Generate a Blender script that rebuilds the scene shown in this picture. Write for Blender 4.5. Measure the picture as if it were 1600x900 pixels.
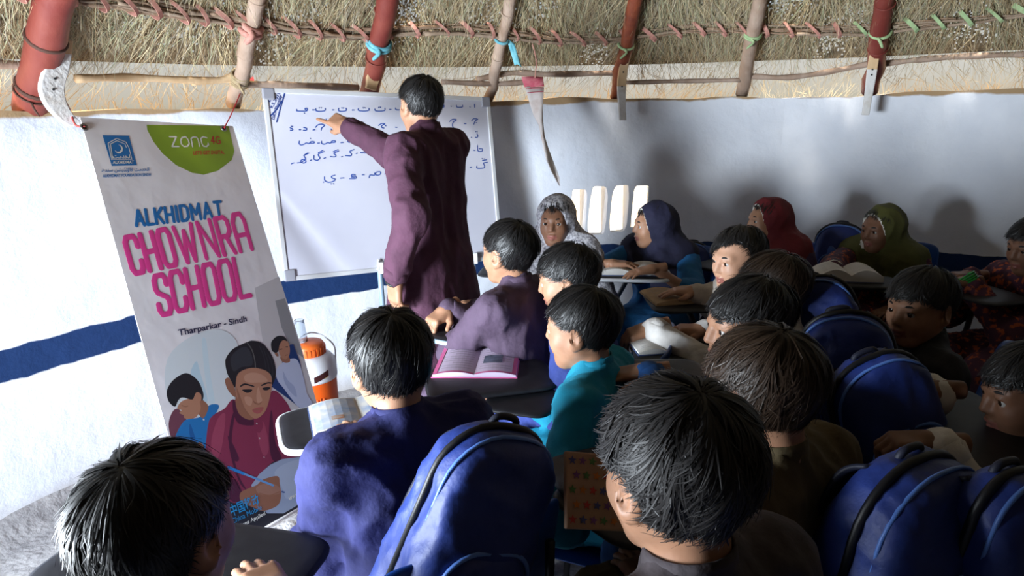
import bpy, bmesh, math, random
import numpy as np
from mathutils import Vector, Matrix

for o in list(bpy.data.objects):
    bpy.data.objects.remove(o, do_unlink=True)
SC = bpy.context.scene
COL = SC.collection
random.seed(7)
RNG = np.random.default_rng(7)

# ------------------------------------------------------------------ camera
FPX = 1062.0
PITCH, ROLL = math.radians(15.3), math.radians(1.36)
FW = np.array([0, math.cos(PITCH), -math.sin(PITCH)])
UP0 = np.array([0, math.sin(PITCH), math.cos(PITCH)])
RT0 = np.array([1.0, 0, 0])
RT = RT0*math.cos(ROLL) - UP0*math.sin(ROLL)
UP = UP0*math.cos(ROLL) + RT0*math.sin(ROLL)
CAM = np.array([0, 0, 1.6])
cd = bpy.data.cameras.new('camera'); cam = bpy.data.objects.new('camera', cd); COL.objects.link(cam)
cd.sensor_width = 36.0; cd.lens = 36.0*FPX/1600.0; cd.clip_start = 0.02; cd.clip_end = 300
cam.matrix_world = Matrix(((RT[0], UP[0], -FW[0], CAM[0]), (RT[1], UP[1], -FW[1], CAM[1]), (RT[2], UP[2], -FW[2], CAM[2]), (0, 0, 0, 1)))
SC.camera = cam

# ------------------------------------------------------------------ sky, daylight, exposure
w = bpy.data.worlds.new('World'); SC.world = w; w.use_nodes = True
nt = w.node_tree; bg = nt.nodes['Background']
sky = nt.nodes.new('ShaderNodeTexSky'); sky.sky_type = 'HOSEK_WILKIE'
sky.sun_direction = (-0.45, -0.55, 0.7); sky.turbidity = 7.0; sky.ground_albedo = 0.5
wm = nt.nodes.new('ShaderNodeMixRGB'); wm.blend_type = 'MULTIPLY'; wm.inputs[0].default_value = 1.0; wm.inputs[2].default_value = (1.0, 0.88, 0.72, 1)
nt.links.new(sky.outputs[0], wm.inputs[1]); nt.links.new(wm.outputs[0], bg.inputs[0]); bg.inputs[1].default_value = 3.6
sd = bpy.data.lights.new('sun', 'SUN'); sd.energy = 20.0; sd.angle = 0.12; sd.color = (1.0, 0.93, 0.8)
sun = bpy.data.objects.new('sun', sd); COL.objects.link(sun)
sun.rotation_euler = Vector((0.45, 0.55, -1.6)).to_track_quat('-Z', 'Y').to_euler()
# daylight pouring in at the open doorway (left of the camera)
CX, CY, RAD = 0.85, 1.1, 3.12
DOOR_A = math.radians(190)
dl = bpy.data.lights.new('doorway_daylight', 'AREA'); dl.shape = 'RECTANGLE'; dl.size = 0.85; dl.size_y = 1.25
dl.energy = 255; dl.color = (0.80, 0.90, 1.0); dl.spread = math.radians(140)
do = bpy.data.objects.new('doorway_daylight', dl); COL.objects.link(do)
do.location = (CX+(RAD-0.01)*math.cos(DOOR_A), CY+(RAD-0.01)*math.sin(DOOR_A), 0.92)
do.rotation_euler = Vector((0.71, 0.70, 0.0)).to_track_quat('-Z', 'Z').to_euler()
vs = SC.view_settings
vs.view_transform = 'Standard'; vs.look = 'None'; vs.gamma = 1.0; vs.use_curve_mapping = False
vs.exposure = 0.0

# ------------------------------------------------------------------ helpers
def V(*a):
    return np.array(a, dtype=float)
def U(px, py, d):                      # a point of the room seen at a pixel, at a depth along the view axis
    return CAM + d*(FW + RT*(px-800)/FPX - UP*(py-450)/FPX)
def ray(px, py):
    return FW + RT*(px-800)/FPX - UP*(py-450)/FPX
def hit_plane(px, py, p0, n):
    r = ray(px, py); t = np.dot(p0-CAM, n)/np.dot(r, n)
    return CAM + t*r
def at_z(px, py, z):
    r = ray(px, py); return CAM + r*((z-1.6)/r[2])
def nrm(v):
    v = np.asarray(v, float); return v/(np.linalg.norm(v)+1e-12)

MATS = {}
def mat(name, col, rough=0.7, col2=None, scale=8.0, detail=4.0, mixlo=0.35, mixhi=0.65, bump=0.0, bscale=None, spec=0.4, metal=0.0,
        sheen=0.0, stretch=(1, 1, 1), trans=0.0, coat=0.0, sss=0.0, bdist=0.01):
    if name in MATS: return MATS[name]
    m = bpy.data.materials.new(name); m.use_nodes = True; t = m.node_tree; b = t.nodes['Principled BSDF']
    c4 = lambda c: (c[0], c[1], c[2], 1)
    b.inputs['Base Color'].default_value = c4(col); b.inputs['Roughness'].default_value = rough
    b.inputs['Specular IOR Level'].default_value = spec; b.inputs['Metallic'].default_value = metal
    b.inputs['Sheen Weight'].default_value = sheen; b.inputs['Transmission Weight'].default_value = trans
    b.inputs['Coat Weight'].default_value = coat
    if sss:
        b.inputs['Subsurface Weight'].default_value = sss; b.inputs['Subsurface Radius'].default_value = (0.012, 0.005, 0.003); b.inputs['Subsurface Scale'].default_value = 1.0
    if col2 is not None or bump:
        tc = t.nodes.new('ShaderNodeTexCoord'); mp = t.nodes.new('ShaderNodeMapping'); mp.inputs['Scale'].default_value = stretch
        t.links.new(tc.outputs['Object'], mp.inputs[0])
    if col2 is not None:
        n = t.nodes.new('ShaderNodeTexNoise'); n.inputs['Scale'].default_value = scale; n.inputs['Detail'].default_value = detail
        t.links.new(mp.outputs[0], n.inputs[0])
        cr = t.nodes.new('ShaderNodeValToRGB'); cr.color_ramp.elements[0].position = mixlo; cr.color_ramp.elements[1].position = mixhi
        cr.color_ramp.elements[0].color = c4(col); cr.color_ramp.elements[1].color = c4(col2)
        t.links.new(n.outputs[0], cr.inputs[0]); t.links.new(cr.outputs[0], b.inputs['Base Color'])
    if bump:
        n2 = t.nodes.new('ShaderNodeTexNoise'); n2.inputs['Scale'].default_value = bscale or scale*4; n2.inputs['Detail'].default_value = 5
        t.links.new(mp.outputs[0], n2.inputs[0])
        bp = t.nodes.new('ShaderNodeBump'); bp.inputs['Strength'].default_value = bump; bp.inputs['Distance'].default_value = bdist
        t.links.new(n2.outputs[0], bp.inputs['Height']); t.links.new(bp.outputs[0], b.inputs['Normal'])
    MATS[name] = m
    return m

def tag(o, label=None, cat=None, group=None, kind=None):
    if label: o['label'] = label
    if cat: o['category'] = cat
    if group: o['group'] = group
    if kind: o['kind'] = kind
    return o
def link(o, parent=None):
    COL.objects.link(o)
    if parent is not None:
        o.parent = parent; o.matrix_parent_inverse = Matrix.Identity(4)
        o.location = o.location - parent.location if False else o.location
    return o
def empty(name, loc=(0, 0, 0)):
    o = bpy.data.objects.new(name, None); COL.objects.link(o); o.location = [float(x) for x in loc]; o.empty_display_size = 0.1
    return o
def mesh(name, verts, faces, m, parent=None, smooth=False, midx=None):
    """verts in world space; under a parent Empty they are shifted to its local space"""
    v = np.asarray(verts, float)
    off = np.array(parent.location) if parent is not None else np.zeros(3)
    pp = parent
    while pp is not None and pp.parent is not None:
        pp = pp.parent; off = off + np.array(pp.location)
    me = bpy.data.meshes.new(name); me.from_pydata((v-off).tolist(), [], [tuple(int(i) for i in f) for f in faces] if not isinstance(faces, np.ndarray) else faces.tolist())
    for q in (m if isinstance(m, (list, tuple)) else [m]): me.materials.append(q)
    if midx is not None: me.polygons.foreach_set('material_index', np.asarray(midx, np.int32))
    if smooth: me.polygons.foreach_set('use_smooth', np.ones(len(me.polygons), bool))
    me.update()
    o = bpy.data.objects.new(name, me); COL.objects.link(o)
    if parent is not None: o.parent = parent
    return o

class MB:
    """collects verts and faces for one mesh"""
    def __init__(s): s.v = []; s.f = []; s.mi = []; s.cur = 0
    def add(s, v, f):
        n = len(s.v); s.v.extend([tuple(map(float, q)) for q in v]); s.f.extend([tuple(i+n for i in q) for q in f]); s.mi.extend([s.cur]*len(f)); return s
    def box(s, c, h, R=None):
        c = V(*c); R = np.eye(3) if R is None else np.asarray(R)
        vs = [c+R@V(x*h[0], y*h[1], z*h[2]) for x in (-1, 1) for y in (-1, 1) for z in (-1, 1)]
        return s.add(vs, [(0, 1, 3, 2), (4, 6, 7, 5), (0, 4, 5, 1), (2, 3, 7, 6), (0, 2, 6, 4), (1, 5, 7, 3)])
    def tube(s, pts, r, n=8, cap=True, flat=None):
        pts = [np.asarray(p, float) for p in pts]; k = len(pts); rr = r if hasattr(r, '__len__') else [r]*k
        t0 = nrm(pts[1]-pts[0]); a = nrm(np.cross(t0, [0, 0, 1] if abs(t0[2]) < 0.9 else [1, 0, 0])); vs = []
        for i in range(k):
            t = nrm(pts[min(i+1, k-1)]-pts[max(i-1, 0)]); a = nrm(a - t*np.dot(a, t)); b = np.cross(t, a)
            for j in range(n):
                q = 2*math.pi*j/n
                vs.append(pts[i] + rr[i]*(math.cos(q)*a + math.sin(q)*b*(flat or 1.0)))
        fs = [(i*n+j, i*n+(j+1) % n, (i+1)*n+(j+1) % n, (i+1)*n+j) for i in range(k-1) for j in range(n)]
        if cap: fs += [tuple(range(n-1, -1, -1)), tuple((k-1)*n+j for j in range(n))]
        return s.add(vs, fs)
    def lathe(s, c, prof, n=24, R=None):
        c = V(*c); R = np.eye(3) if R is None else R; vs = []; k = len(prof)
        for (r, z) in prof:
            for j in range(n):
                q = 2*math.pi*j/n; vs.append(c+R@V(r*math.cos(q), r*math.sin(q), z))
        fs = [(i*n+j, i*n+(j+1) % n, (i+1)*n+(j+1) % n, (i+1)*n+j) for i in range(k-1) for j in range(n)]
        fs += [tuple(range(n-1, -1, -1)), tuple((k-1)*n+j for j in range(n))]
        return s.add(vs, fs)
    def ribbon(s, pts, nor, wid):          # flat ribbon following a polyline, width across nor x tangent
        pts = [np.asarray(p, float) for p in pts]; k = len(pts); vs = []
        for i in range(k):
            t = nrm(pts[min(i+1, k-1)]-pts[max(i-1, 0)]); nn = nor[i] if np.ndim(nor) == 2 else nor; b = nrm(np.cross(t, nn))
            w_ = (wid[i] if hasattr(wid, '__len__') else wid)/2; vs += [pts[i]-b*w_, pts[i]+b*w_]
        return s.add(vs, [(2*i, 2*i+1, 2*i+3, 2*i+2) for i in range(k-1)])
    def build(s, name, m, parent=None, smooth=False):
        return mesh(name, s.v, s.f, m, parent, smooth, s.mi if isinstance(m, (list, tuple)) else None)

def frame(fwd, up=(0, 0, 1)):              # columns: right, forward, up
    f = nrm(fwd); r = nrm(np.cross(f, up)); u = np.cross(r, f)
    return np.stack([r, f, u], 1)
def rotx(a): c, s = math.cos(a), math.sin(a); return np.array([[1, 0, 0], [0, c, -s], [0, s, c]])
def roty(a): c, s = math.cos(a), math.sin(a); return np.array([[c, 0, s], [0, 1, 0], [-s, 0, c]])
def rotz(a): c, s = math.cos(a), math.sin(a); return np.array([[c, -s, 0], [s, c, 0], [0, 0, 1]])
def bevel(o, w, seg=2):
    b = o.modifiers.new('bevel', 'BEVEL'); b.width = w; b.segments = seg; b.limit_method = 'ANGLE'
    return o
def snoise(p, seed=0, oct_=3):             # cheap smooth noise on an (n,3) array
    rg = np.random.default_rng(seed); out = np.zeros(len(p)); a = 1.0; fr = 1.0
    for _ in range(oct_):
        for _ in range(3):
            k = rg.normal(size=3)*fr; out += a*np.sin(p@k + rg.uniform(0, 6.28))
        a *= 0.5; fr *= 2.1
    return out/3.5
def catmull(pts, n=6):
    P = [np.asarray(p, float) for p in pts]; P = [2*P[0]-P[1]]+P+[2*P[-1]-P[-2]]; out = []
    for i in range(1, len(P)-2):
        for k in range(n):
            t = k/n; a, b, c, d = P[i-1:i+3]
            out.append(0.5*(2*b+(c-a)*t+(2*a-5*b+4*c-d)*t*t+(3*b-a-3*c+d)*t**3))
    return out+[P[-2]]

# ------------------------------------------------------------------ smooth solids: signed distance -> surface nets
class SDF:
    def __init__(s, lo, hi, h):
        s.lo = np.asarray(lo, float); s.h = h; s.n = np.ceil((np.asarray(hi)-s.lo)/h).astype(int)+2
        s.g = np.full(s.n, 0.08, np.float32)
        s.ax = [s.lo[i]+h*np.arange(s.n[i]) for i in range(3)]
    def sub(s, lo, hi, m):
        sl = []
        for i in range(3):
            a = max(0, int((lo[i]-m-s.lo[i])/s.h)); b = min(s.n[i], int((hi[i]+m-s.lo[i])/s.h)+2)
            if b <= a: return None
            sl.append(slice(a, b))
        X, Y, Z = np.meshgrid(*[s.ax[i][sl[i]] for i in range(3)], indexing='ij')
        return tuple(sl), np.stack([X, Y, Z], -1)
    def put(s, sl, d, k, neg=False):
        a = s.g[sl]
        if neg:
            d = -d; h = np.maximum(k-np.abs(a-d), 0)/k; s.g[sl] = np.maximum(a, d)+h*h*k/4
        else:
            h = np.maximum(k-np.abs(a-d), 0)/k; s.g[sl] = np.minimum(a, d)-h*h*k/4
    def cap(s, a, b, ra, rb=None, k=0.02, neg=False):
        a = np.asarray(a, float); b = np.asarray(b, float); rb = ra if rb is None else rb; R = max(ra, rb)
        q = s.sub(np.minimum(a, b)-R, np.maximum(a, b)+R, 0.05)
        if q is None: return s
        sl, P = q; ab = b-a; L = max(ab@ab, 1e-9); t = np.clip(((P-a)@ab)/L, 0, 1)
        d = np.linalg.norm(P-a-t[..., None]*ab, axis=-1)-(ra+(rb-ra)*t)
        s.put(sl, d, k, neg); return s
    def chain(s, pts, rs, k=0.02, neg=False):
        for i in range(len(pts)-1): s.cap(pts[i], pts[i+1], rs[i], rs[i+1], k, neg)
        return s
    def ell(s, c, r, R=None, k=0.02, neg=False):
        c = np.asarray(c, float); r = np.asarray(r, float); M = r.max()
        q = s.sub(c-M, c+M, 0.05)
        if q is None: return s
        sl, P = q; L = P-c
        if R is not None: L = L@np.asarray(R)
        k0 = np.linalg.norm(L/r, axis=-1); k1 = np.linalg.norm(L/(r*r), axis=-1)
        s.put(sl, np.where(k1 > 1e-6, k0*(k0-1)/np.maximum(k1, 1e-6), -r.min()), k, neg); return s
    def rbox(s, c, hs, rad, R=None, k=0.02, neg=False):
        c = np.asarray(c, float); hs = np.asarray(hs, float); M = np.linalg.norm(hs)
        q = s.sub(c-M, c+M, 0.03)
        if q is None: return s
        sl, P = q; L = P-c
        if R is not None: L = L@np.asarray(R)
        qd = np.abs(L)-(hs-rad)
        s.put(sl, np.linalg.norm(np.maximum(qd, 0), axis=-1)+np.minimum(qd.max(-1), 0)-rad, k, neg); return s
    def arch(s, c, w, h, d, R, rt, rb, re, k=0.01):
        c = np.asarray(c, float); M = np.linalg.norm((w, h, d))/2
        q = s.sub(c-M, c+M, 0.02)
        if q is None: return s
        sl, P = q; L = (P-c)@np.asarray(R); r = np.where(L[..., 2] > 0, rt, rb)
        qx, qz = np.abs(L[..., 0])-w/2+r, np.abs(L[..., 2])-h/2+r
        d2 = np.hypot(np.maximum(qx, 0), np.maximum(qz, 0))+np.minimum(np.maximum(qx, qz), 0)-r
        a, b = d2+re, np.abs(L[..., 1])-d/2*(1-0.35*np.clip(L[..., 2]/(h/2), -.3, 1))+re
        s.put(sl, np.hypot(np.maximum(a, 0), np.maximum(b, 0))+np.minimum(np.maximum(a, b), 0)-re, k); return s
    def mesh(s):
        g = s.g; g[0] = g[-1] = 0.05; g[:, 0] = g[:, -1] = 0.05; g[:, :, 0] = g[:, :, -1] = 0.05
        ins = g < 0; nx, ny, nz = g.shape
        c = np.zeros((nx-1, ny-1, nz-1), np.int8); offs = [(i, j, k) for i in (0, 1) for j in (0, 1) for k in (0, 1)]
        for (i, j, k) in offs: c += ins[i:nx-1+i, j:ny-1+j, k:nz-1+k]
        act = (c > 0) & (c < 8); idx = np.argwhere(act); n = len(idx)
        ids = np.full(act.shape, -1, np.int64); ids[act] = np.arange(n)
        vals = np.stack([g[idx[:, 0]+i, idx[:, 1]+j, idx[:, 2]+k] for (i, j, k) in offs], 1)
        acc = np.zeros((n, 3)); cnt = np.zeros(n); O = np.array(offs, float)
        for a in range(8):
            for b in range(a+1, 8):
                if np.abs(O[a]-O[b]).sum() != 1: continue
                va, vb = vals[:, a], vals[:, b]; m = (va < 0) != (vb < 0)
                t = va/np.where(m, va-vb, 1); p = O[a]+t[:, None]*(O[b]-O[a]); acc[m] += p[m]; cnt[m] += 1
        vt = s.lo+s.h*(idx+acc/np.maximum(cnt, 1)[:, None]); F = []
        for ax in range(3):
            A = np.moveaxis(ins, ax, 0); d = A[:-1] != A[1:]
            I = np.moveaxis(ids, ax, 0)
            e = np.argwhere(d[:, 1:-1, 1:-1]); 
            if not len(e): continue
            x, y, z = e[:, 0], e[:, 1]+1, e[:, 2]+1
            q = np.stack([I[x, y-1, z-1], I[x, y, z-1], I[x, y, z], I[x, y-1, z]], 1)
            flip = ~A[x, y, z]
            if ax == 1: flip = ~flip
            q[flip] = q[flip][:, ::-1]; F.append(q)
        F = np.concatenate(F) if F else np.zeros((0, 4), int)
        return vt, F[(F >= 0).all(1)]
def relax(v, f, it=2, lam=0.5):
    n = len(v); a = np.concatenate([f[:, [0, 1]], f[:, [1, 2]], f[:, [2, 3]], f[:, [3, 0]]]); a = np.concatenate([a, a[:, ::-1]])
    cnt = np.bincount(a[:, 0], minlength=n)[:, None]
    for _ in range(it):
        s = np.stack([np.bincount(a[:, 0], v[a[:, 1], i], n) for i in range(3)], 1)/np.maximum(cnt, 1); v = v+lam*(s-v)
    return v
# ================================================================== THE HUT: floor, round wall, roof
def cyl(a, r, z): return V(CX+r*math.cos(a), CY+r*math.sin(a), z)
EAVE = 1.775
def zt(rho): return EAVE+(RAD-rho)*0.875           # underside of the thatch
def hit_roof(px, py, drop=0.0):                    # where a sight line meets the underside of the cone
    r = ray(px, py); lo, hi = 0.3, 8.0
    g = lambda t: (CAM[2]+t*r[2]) - (zt(math.hypot(t*r[0]-CX, t*r[1]-CY))-drop)
    for t in np.arange(0.3, 8, 0.02):
        if g(t) > 0: lo, hi = t-0.02, t; break
    for _ in range(40):
        m = (lo+hi)/2
        if g(m) > 0: hi = m
        else: lo = m
    return CAM+r*lo
def hit_wall(px, py, rad=RAD):
    r = ray(px, py); o = V(-CX, -CY); d = r[:2]; A = d@d; B = 2*o@d; Cc = o@o-rad*rad
    t = (-B+math.sqrt(B*B-4*A*Cc))/(2*A); return CAM+r*t
def ang(p): return math.atan2(p[1]-CY, p[0]-CX)

# --- whitewashed mud wall with a painted blue band
def wall_material():
    m = bpy.data.materials.new('whitewashed_mud'); m.use_nodes = True; t = m.node_tree; b = t.nodes['Principled BSDF']; N = t.nodes.new; L = t.links.new
    tc = N('ShaderNodeTexCoord'); sx = N('ShaderNodeSeparateXYZ'); L(tc.outputs['Object'], sx.inputs[0])
    n1 = N('ShaderNodeTexNoise'); n1.inputs['Scale'].default_value = 2.2; n1.inputs['Detail'].default_value = 6; L(tc.outputs['Object'], n1.inputs[0])
    cr = N('ShaderNodeValToRGB'); e = cr.color_ramp.elements; e[0].position = 0.3; e[0].color = (0.60, 0.63, 0.70, 1); e[1].position = 0.7; e[1].color = (0.78, 0.80, 0.85, 1)
    L(n1.outputs[0], cr.inputs[0])
    n2 = N('ShaderNodeTexNoise'); n2.inputs['Scale'].default_value = 5; n2.inputs['Detail'].default_value = 5; L(tc.outputs['Object'], n2.inputs[0])
    ma = N('ShaderNodeMath'); ma.operation = 'MULTIPLY_ADD'; ma.inputs[1].default_value = 0.06; L(n2.outputs[0], ma.inputs[0]); L(sx.outputs[2], ma.inputs[2])
    def step(lo, hi):
        r = N('ShaderNodeMapRange'); r.inputs[1].default_value = lo; r.inputs[2].default_value = hi; L(ma.outputs[0], r.inputs[0]); return r
    s1, s2 = step(0.618, 0.624), step(0.745, 0.750)
    sb = N('ShaderNodeMath'); sb.operation = 'SUBTRACT'; L(s1.outputs[0], sb.inputs[0]); L(s2.outputs[0], sb.inputs[1])
    mx = N('ShaderNodeMixRGB'); L(sb.outputs[0], mx.inputs[0]); L(cr.outputs[0], mx.inputs[1]); mx.inputs[2].default_value = (0.007, 0.028, 0.10, 1)
    s3 = step(0.02, 0.16); mx2 = N('ShaderNodeMixRGB'); L(s3.outputs[0], mx2.inputs[0]); mx2.inputs[1].default_value = (0.40, 0.36, 0.33, 1); L(mx.outputs[0], mx2.inputs[2])
    s4 = step(1.612, 1.622); mx3 = N('ShaderNodeMixRGB'); L(s4.outputs[0], mx3.inputs[0]); L(mx2.outputs[0], mx3.inputs[1]); mx3.inputs[2].default_value = (0.36, 0.24, 0.13, 1)
    L(mx3.outputs[0], b.inputs['Base Color']); b.inputs['Roughness'].default_value = 0.75; b.inputs['Specular IOR Level'].default_value = 0.25
    n3 = N('ShaderNodeTexNoise'); n3.inputs['Scale'].default_value = 3.5; n3.inputs['Detail'].default_value = 9; n3.inputs['Roughness'].default_value = 0.62; L(tc.outputs['Object'], n3.inputs[0])
    bp = N('ShaderNodeBump'); bp.inputs['Strength'].default_value = 0.35; bp.inputs['Distance'].default_value = 0.05; L(n3.outputs[0], bp.inputs['Height']); L(bp.outputs[0], b.inputs['Normal'])
    return m
M_WALL = wall_material()
# slits of the little window: pixel boxes -> angle and height on the wall
SL = []
for (x0, x1, y0, y1) in [(891, 916, 295, 370), (921, 948, 292, 366), (955, 981, 290, 362), (988, 1012, 289, 358)]:
    a1, a0 = ang(hit_wall(x0, 330)), ang(hit_wall(x1, 330)); SL.append((a0, a1, hit_wall((x0+x1)/2, y1)[2], hit_wall((x0+x1)/2, y0)[2]))
SL.sort()
WZ0 = min(s[2] for s in SL)-0.05; WZ1 = max(s[3] for s in SL)+0.05
cells = []                                          # angular cells that hold one slit each
for i, s in enumerate(SL):
    lo = s[0]-0.012 if i == 0 else (SL[i-1][1]+s[0])/2; hi = s[1]+0.012 if i == 3 else (s[1]+SL[i+1][0])/2
    cells.append((lo, hi))
D0, D1 = DOOR_A-0.15, DOOR_A+0.15
angs = sorted(set([round(x, 5) for x in np.linspace(D1-2*math.pi, D0, 150) if not (cells[0][0]-0.02 < x < cells[3][1]+0.02)] + [round(c[0], 5) for c in cells]+[round(cells[3][1], 5)]))
zs = [-0.02, 0.1, 0.25, 0.45, 0.62, WZ0, (WZ0+WZ1)/2, WZ1, 1.3, 1.45, 1.56, 1.60]
def wall_pt(a, z, r):
    sm = min(1.0, max(0.0, max(cells[0][0]-0.03-a, a-cells[3][1]-0.03))/0.25); sm = sm*sm*(3-2*sm)
    wob = 0.012*math.sin(5*a+1)+0.008*math.sin(11*a+3*z)+0.004*math.sin(23*a-7*z)
    zz = z + ((0.012*math.sin(7*a+2)+0.006*math.sin(19*a)+0.005*math.sin(41*a)) if z > 1.58 else 0)
    if z > 1.5: zz += 0.30*min(1, max(0, (0.20-a)/0.15))          # unseen wall behind the camera, raised to the thatch to shut out light
    return cyl(a, r+sm*wob, zz)
mud = []; mb = MB(); RO = RAD+0.24; nz = len(zs); na = len(angs)
cs = set(round(c[0], 5) for c in cells)
for r, inn in ((RAD, True), (RO, False)):
    vs = [wall_pt(a, z, r) for a in angs for z in zs]; fs = []
    for i in range(na-1):
        for j in range(nz-1):
            if angs[i] in cs and zs[j] in (WZ0, (WZ0+WZ1)/2): continue
            q = (i*nz+j, i*nz+j+1, (i+1)*nz+j+1, (i+1)*nz+j); fs.append(q if inn else q[::-1]); mud.append(1 if angs[i] < 0.25 else 0)
    mb.add(vs, fs)
n0 = na*nz
mb.f += [(i*nz+nz-1, n0+i*nz+nz-1, n0+(i+1)*nz+nz-1, (i+1)*nz+nz-1) for i in range(na-1)]
for i in (0, na-1): mb.f += [(i*nz+j, i*nz+j+1, n0+i*nz+j+1, n0+i*nz+j) if i else (i*nz+j+1, i*nz+j, n0+i*nz+j, n0+i*nz+j+1) for j in range(nz-1)]
for (c0, c1), (a0, a1, z0, z1), kk in zip(cells, SL, range(4)):
    c0, c1 = round(c0, 5), round(c1, 5)
    NP = 32; ca, cz = (a0+a1)/2, (z0+z1)/2; outer, inner = [], []
    for k in range(NP):
        th = 2*math.pi*(k+0.5)/NP; c, s = math.cos(th), math.sin(th)
        e = 0.34; ir = (abs(c)**e*np.sign(c), abs(s)**e*np.sign(s)); tilt = 0.10*(a1-a0)*ir[1]
        inner.append((ca+(a1-a0)/2*ir[0]*(1-0.06*ir[1])-tilt+0.0006*math.sin(5*th+kk), cz+(z1-z0)/2*ir[1]+0.004*math.sin(3*th+kk*2)))
        m_ = max(abs(c), abs(s)); outer.append((c/m_, s/m_))
    base = len(mb.v); PT = {}
    for r in (RAD, RO):
        p00, p10, p01, p11 = wall_pt(c0, WZ0, r), wall_pt(c1, WZ0, r), wall_pt(c0, WZ1, r), wall_pt(c1, WZ1, r)
        for (u, v) in outer:
            u2, v2 = (u+1)/2, (v+1)/2; mb.v.append(tuple((p00*(1-u2)+p10*u2)*(1-v2)+(p01*(1-u2)+p11*u2)*v2))
        for (a, z) in inner: mb.v.append(tuple(cyl(a if r == RAD else ca+(a-ca)*1.15, r if r == RAD else RAD+0.07, z)))
        for (u, v) in ((-1, -1), (1, -1), (1, 1), (-1, 1)):
            u2, v2 = (u+1)/2, (v+1)/2; mb.v.append(tuple((p00*(1-u2)+p10*u2)*(1-v2)+(p01*(1-u2)+p11*u2)*v2))
    S = 2*NP+4
    for k in range(NP):
        k2 = (k+1) % NP
        mb.f.append((base+k2, base+k, base+NP+k, base+NP+k2)); mb.f.append((base+S+k, base+S+k2, base+S+NP+k2, base+S+NP+k))
        mb.f.append((base+NP+k, base+NP+k2, base+S+NP+k2, base+S+NP+k))
    for q, (u, v) in enumerate(((-1, -1), (1, -1), (1, 1), (-1, 1))):     # corner triangles of the patch
        near = sorted(range(NP), key=lambda k: (outer[k][0]-u)**2+(outer[k][1]-v)**2)[:2]
        mb.f.append((base+near[0], base+near[1], base+2*NP+q)); mb.f.append((base+S+near[0], base+S+near[1], base+S+2*NP+q))
M_UNSEEN = mat('unseen_dark_wall', (0.10, 0.075, 0.055), 0.95, (0.16, 0.12, 0.09), 5, 5, bump=0.6, bscale=14)  # invented dark finish for the unseen wall behind the camera, cuts bounced light
mb.mi = mud+[0]*(len(mb.f)-len(mud)); wall = mb.build('wall_back', [M_WALL, M_UNSEEN], smooth=False)
tag(wall, 'round whitewashed mud wall with a painted blue band and four window slits', kind='structure')
mb = MB(); pts = []
for i in range(121):                                 # eroded mud fillet along the foot of the wall
    a = D1-2*math.pi+0.02+(D0-D1+2*math.pi-0.04)*i/120
    w_ = 0.07+0.03*math.sin(9*a)+0.02*math.sin(23*a+1); h_ = 0.07+0.025*math.sin(7*a+2)+0.015*math.sin(31*a)
    pts += [cyl(a, RAD+0.03, h_), cyl(a, RAD-w_*0.4, h_*0.55), cyl(a, RAD-w_, 0.012), cyl(a, RAD-w_-0.05, -0.01)]
mb.add(pts, [(i*4+j, i*4+j+1, i*4+j+5, i*4+j+4) for i in range(120) for j in range(3)])
M_FLOOR = mat('trodden_mud', (0.19, 0.18, 0.185), 0.9, (0.36, 0.345, 0.345), 9, 8, 0.3, 0.7, 0.8, 38, spec=0.2, bdist=0.012)
o = mb.build('trim_1', M_FLOOR, smooth=True); tag(o, 'crumbling grey mud fillet along the foot of the wall', kind='structure')
mb = MB(); G = 90
xs = np.linspace(-3.3, 3.3, G); vs = []
for x in xs:
    for y in xs: vs.append((CX+x, CY+y, 0.006*math.sin(6*x+2*y)*math.cos(5*y)))
mb.add(vs, [(i*G+j, (i+1)*G+j, (i+1)*G+j+1, i*G+j+1) for i in range(G-1) for j in range(G-1) if (xs[i]**2+xs[j]**2) < 3.35**2])
tag(mb.build('floor', M_FLOOR, smooth=True), 'dusty grey trodden mud floor', kind='structure')
mb = MB(); mb.box((CX, CY, -0.06), (60, 60, 0.03))
tag(mb.build('ground_outside', mat('desert_sand', (0.62, 0.50, 0.36), 0.95, (0.70, 0.58, 0.43), 0.8)), 'pale desert sand around the hut', kind='structure')

# --- thatched cone: backing layer with pin holes, and the straw
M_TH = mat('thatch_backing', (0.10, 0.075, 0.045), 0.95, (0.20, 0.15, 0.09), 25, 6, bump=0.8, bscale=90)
hole_px = [(150, 12, 1.0), (205, 40, .5), (300, 62, 1.0), (345, 20, .4), (372, 65, 1.0), (430, 70, 1.0), (452, 30, .8), (470, 62, .8), (415, 112, .6), (590, 95, .3), (618, 28, 1.2), (642, 22, 1.2), (636, 50, .9),
           (655, 62, .5), (745, 55, 1.0), (764, 15, .6), (790, 60, .8), (845, 28, .6), (866, 24, .6), (935, 78, 1.0), (925, 100, .7), (1235, 10, 1.2), (1255, 5, .8), (1212, 28, .5), (1300, 70, 1.0), (1290, 85, .7), (1345, 22, .6),
           (1505, 52, 1.0), (1525, 62, .8), (1320, 55, .4), (240, 55, .4), (500, 30, .5), (700, 30, .3), (1080, 30, .2), (1420, 40, .3)]
hp = [(hit_roof(x, y), w_) for x, y, w_ in hole_px]
ha = np.array([[ang(p), math.hypot(p[0]-CX, p[1]-CY), w_] for p, w_ in hp])
a_lo, a_hi = math.radians(25), math.radians(165)
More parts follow.
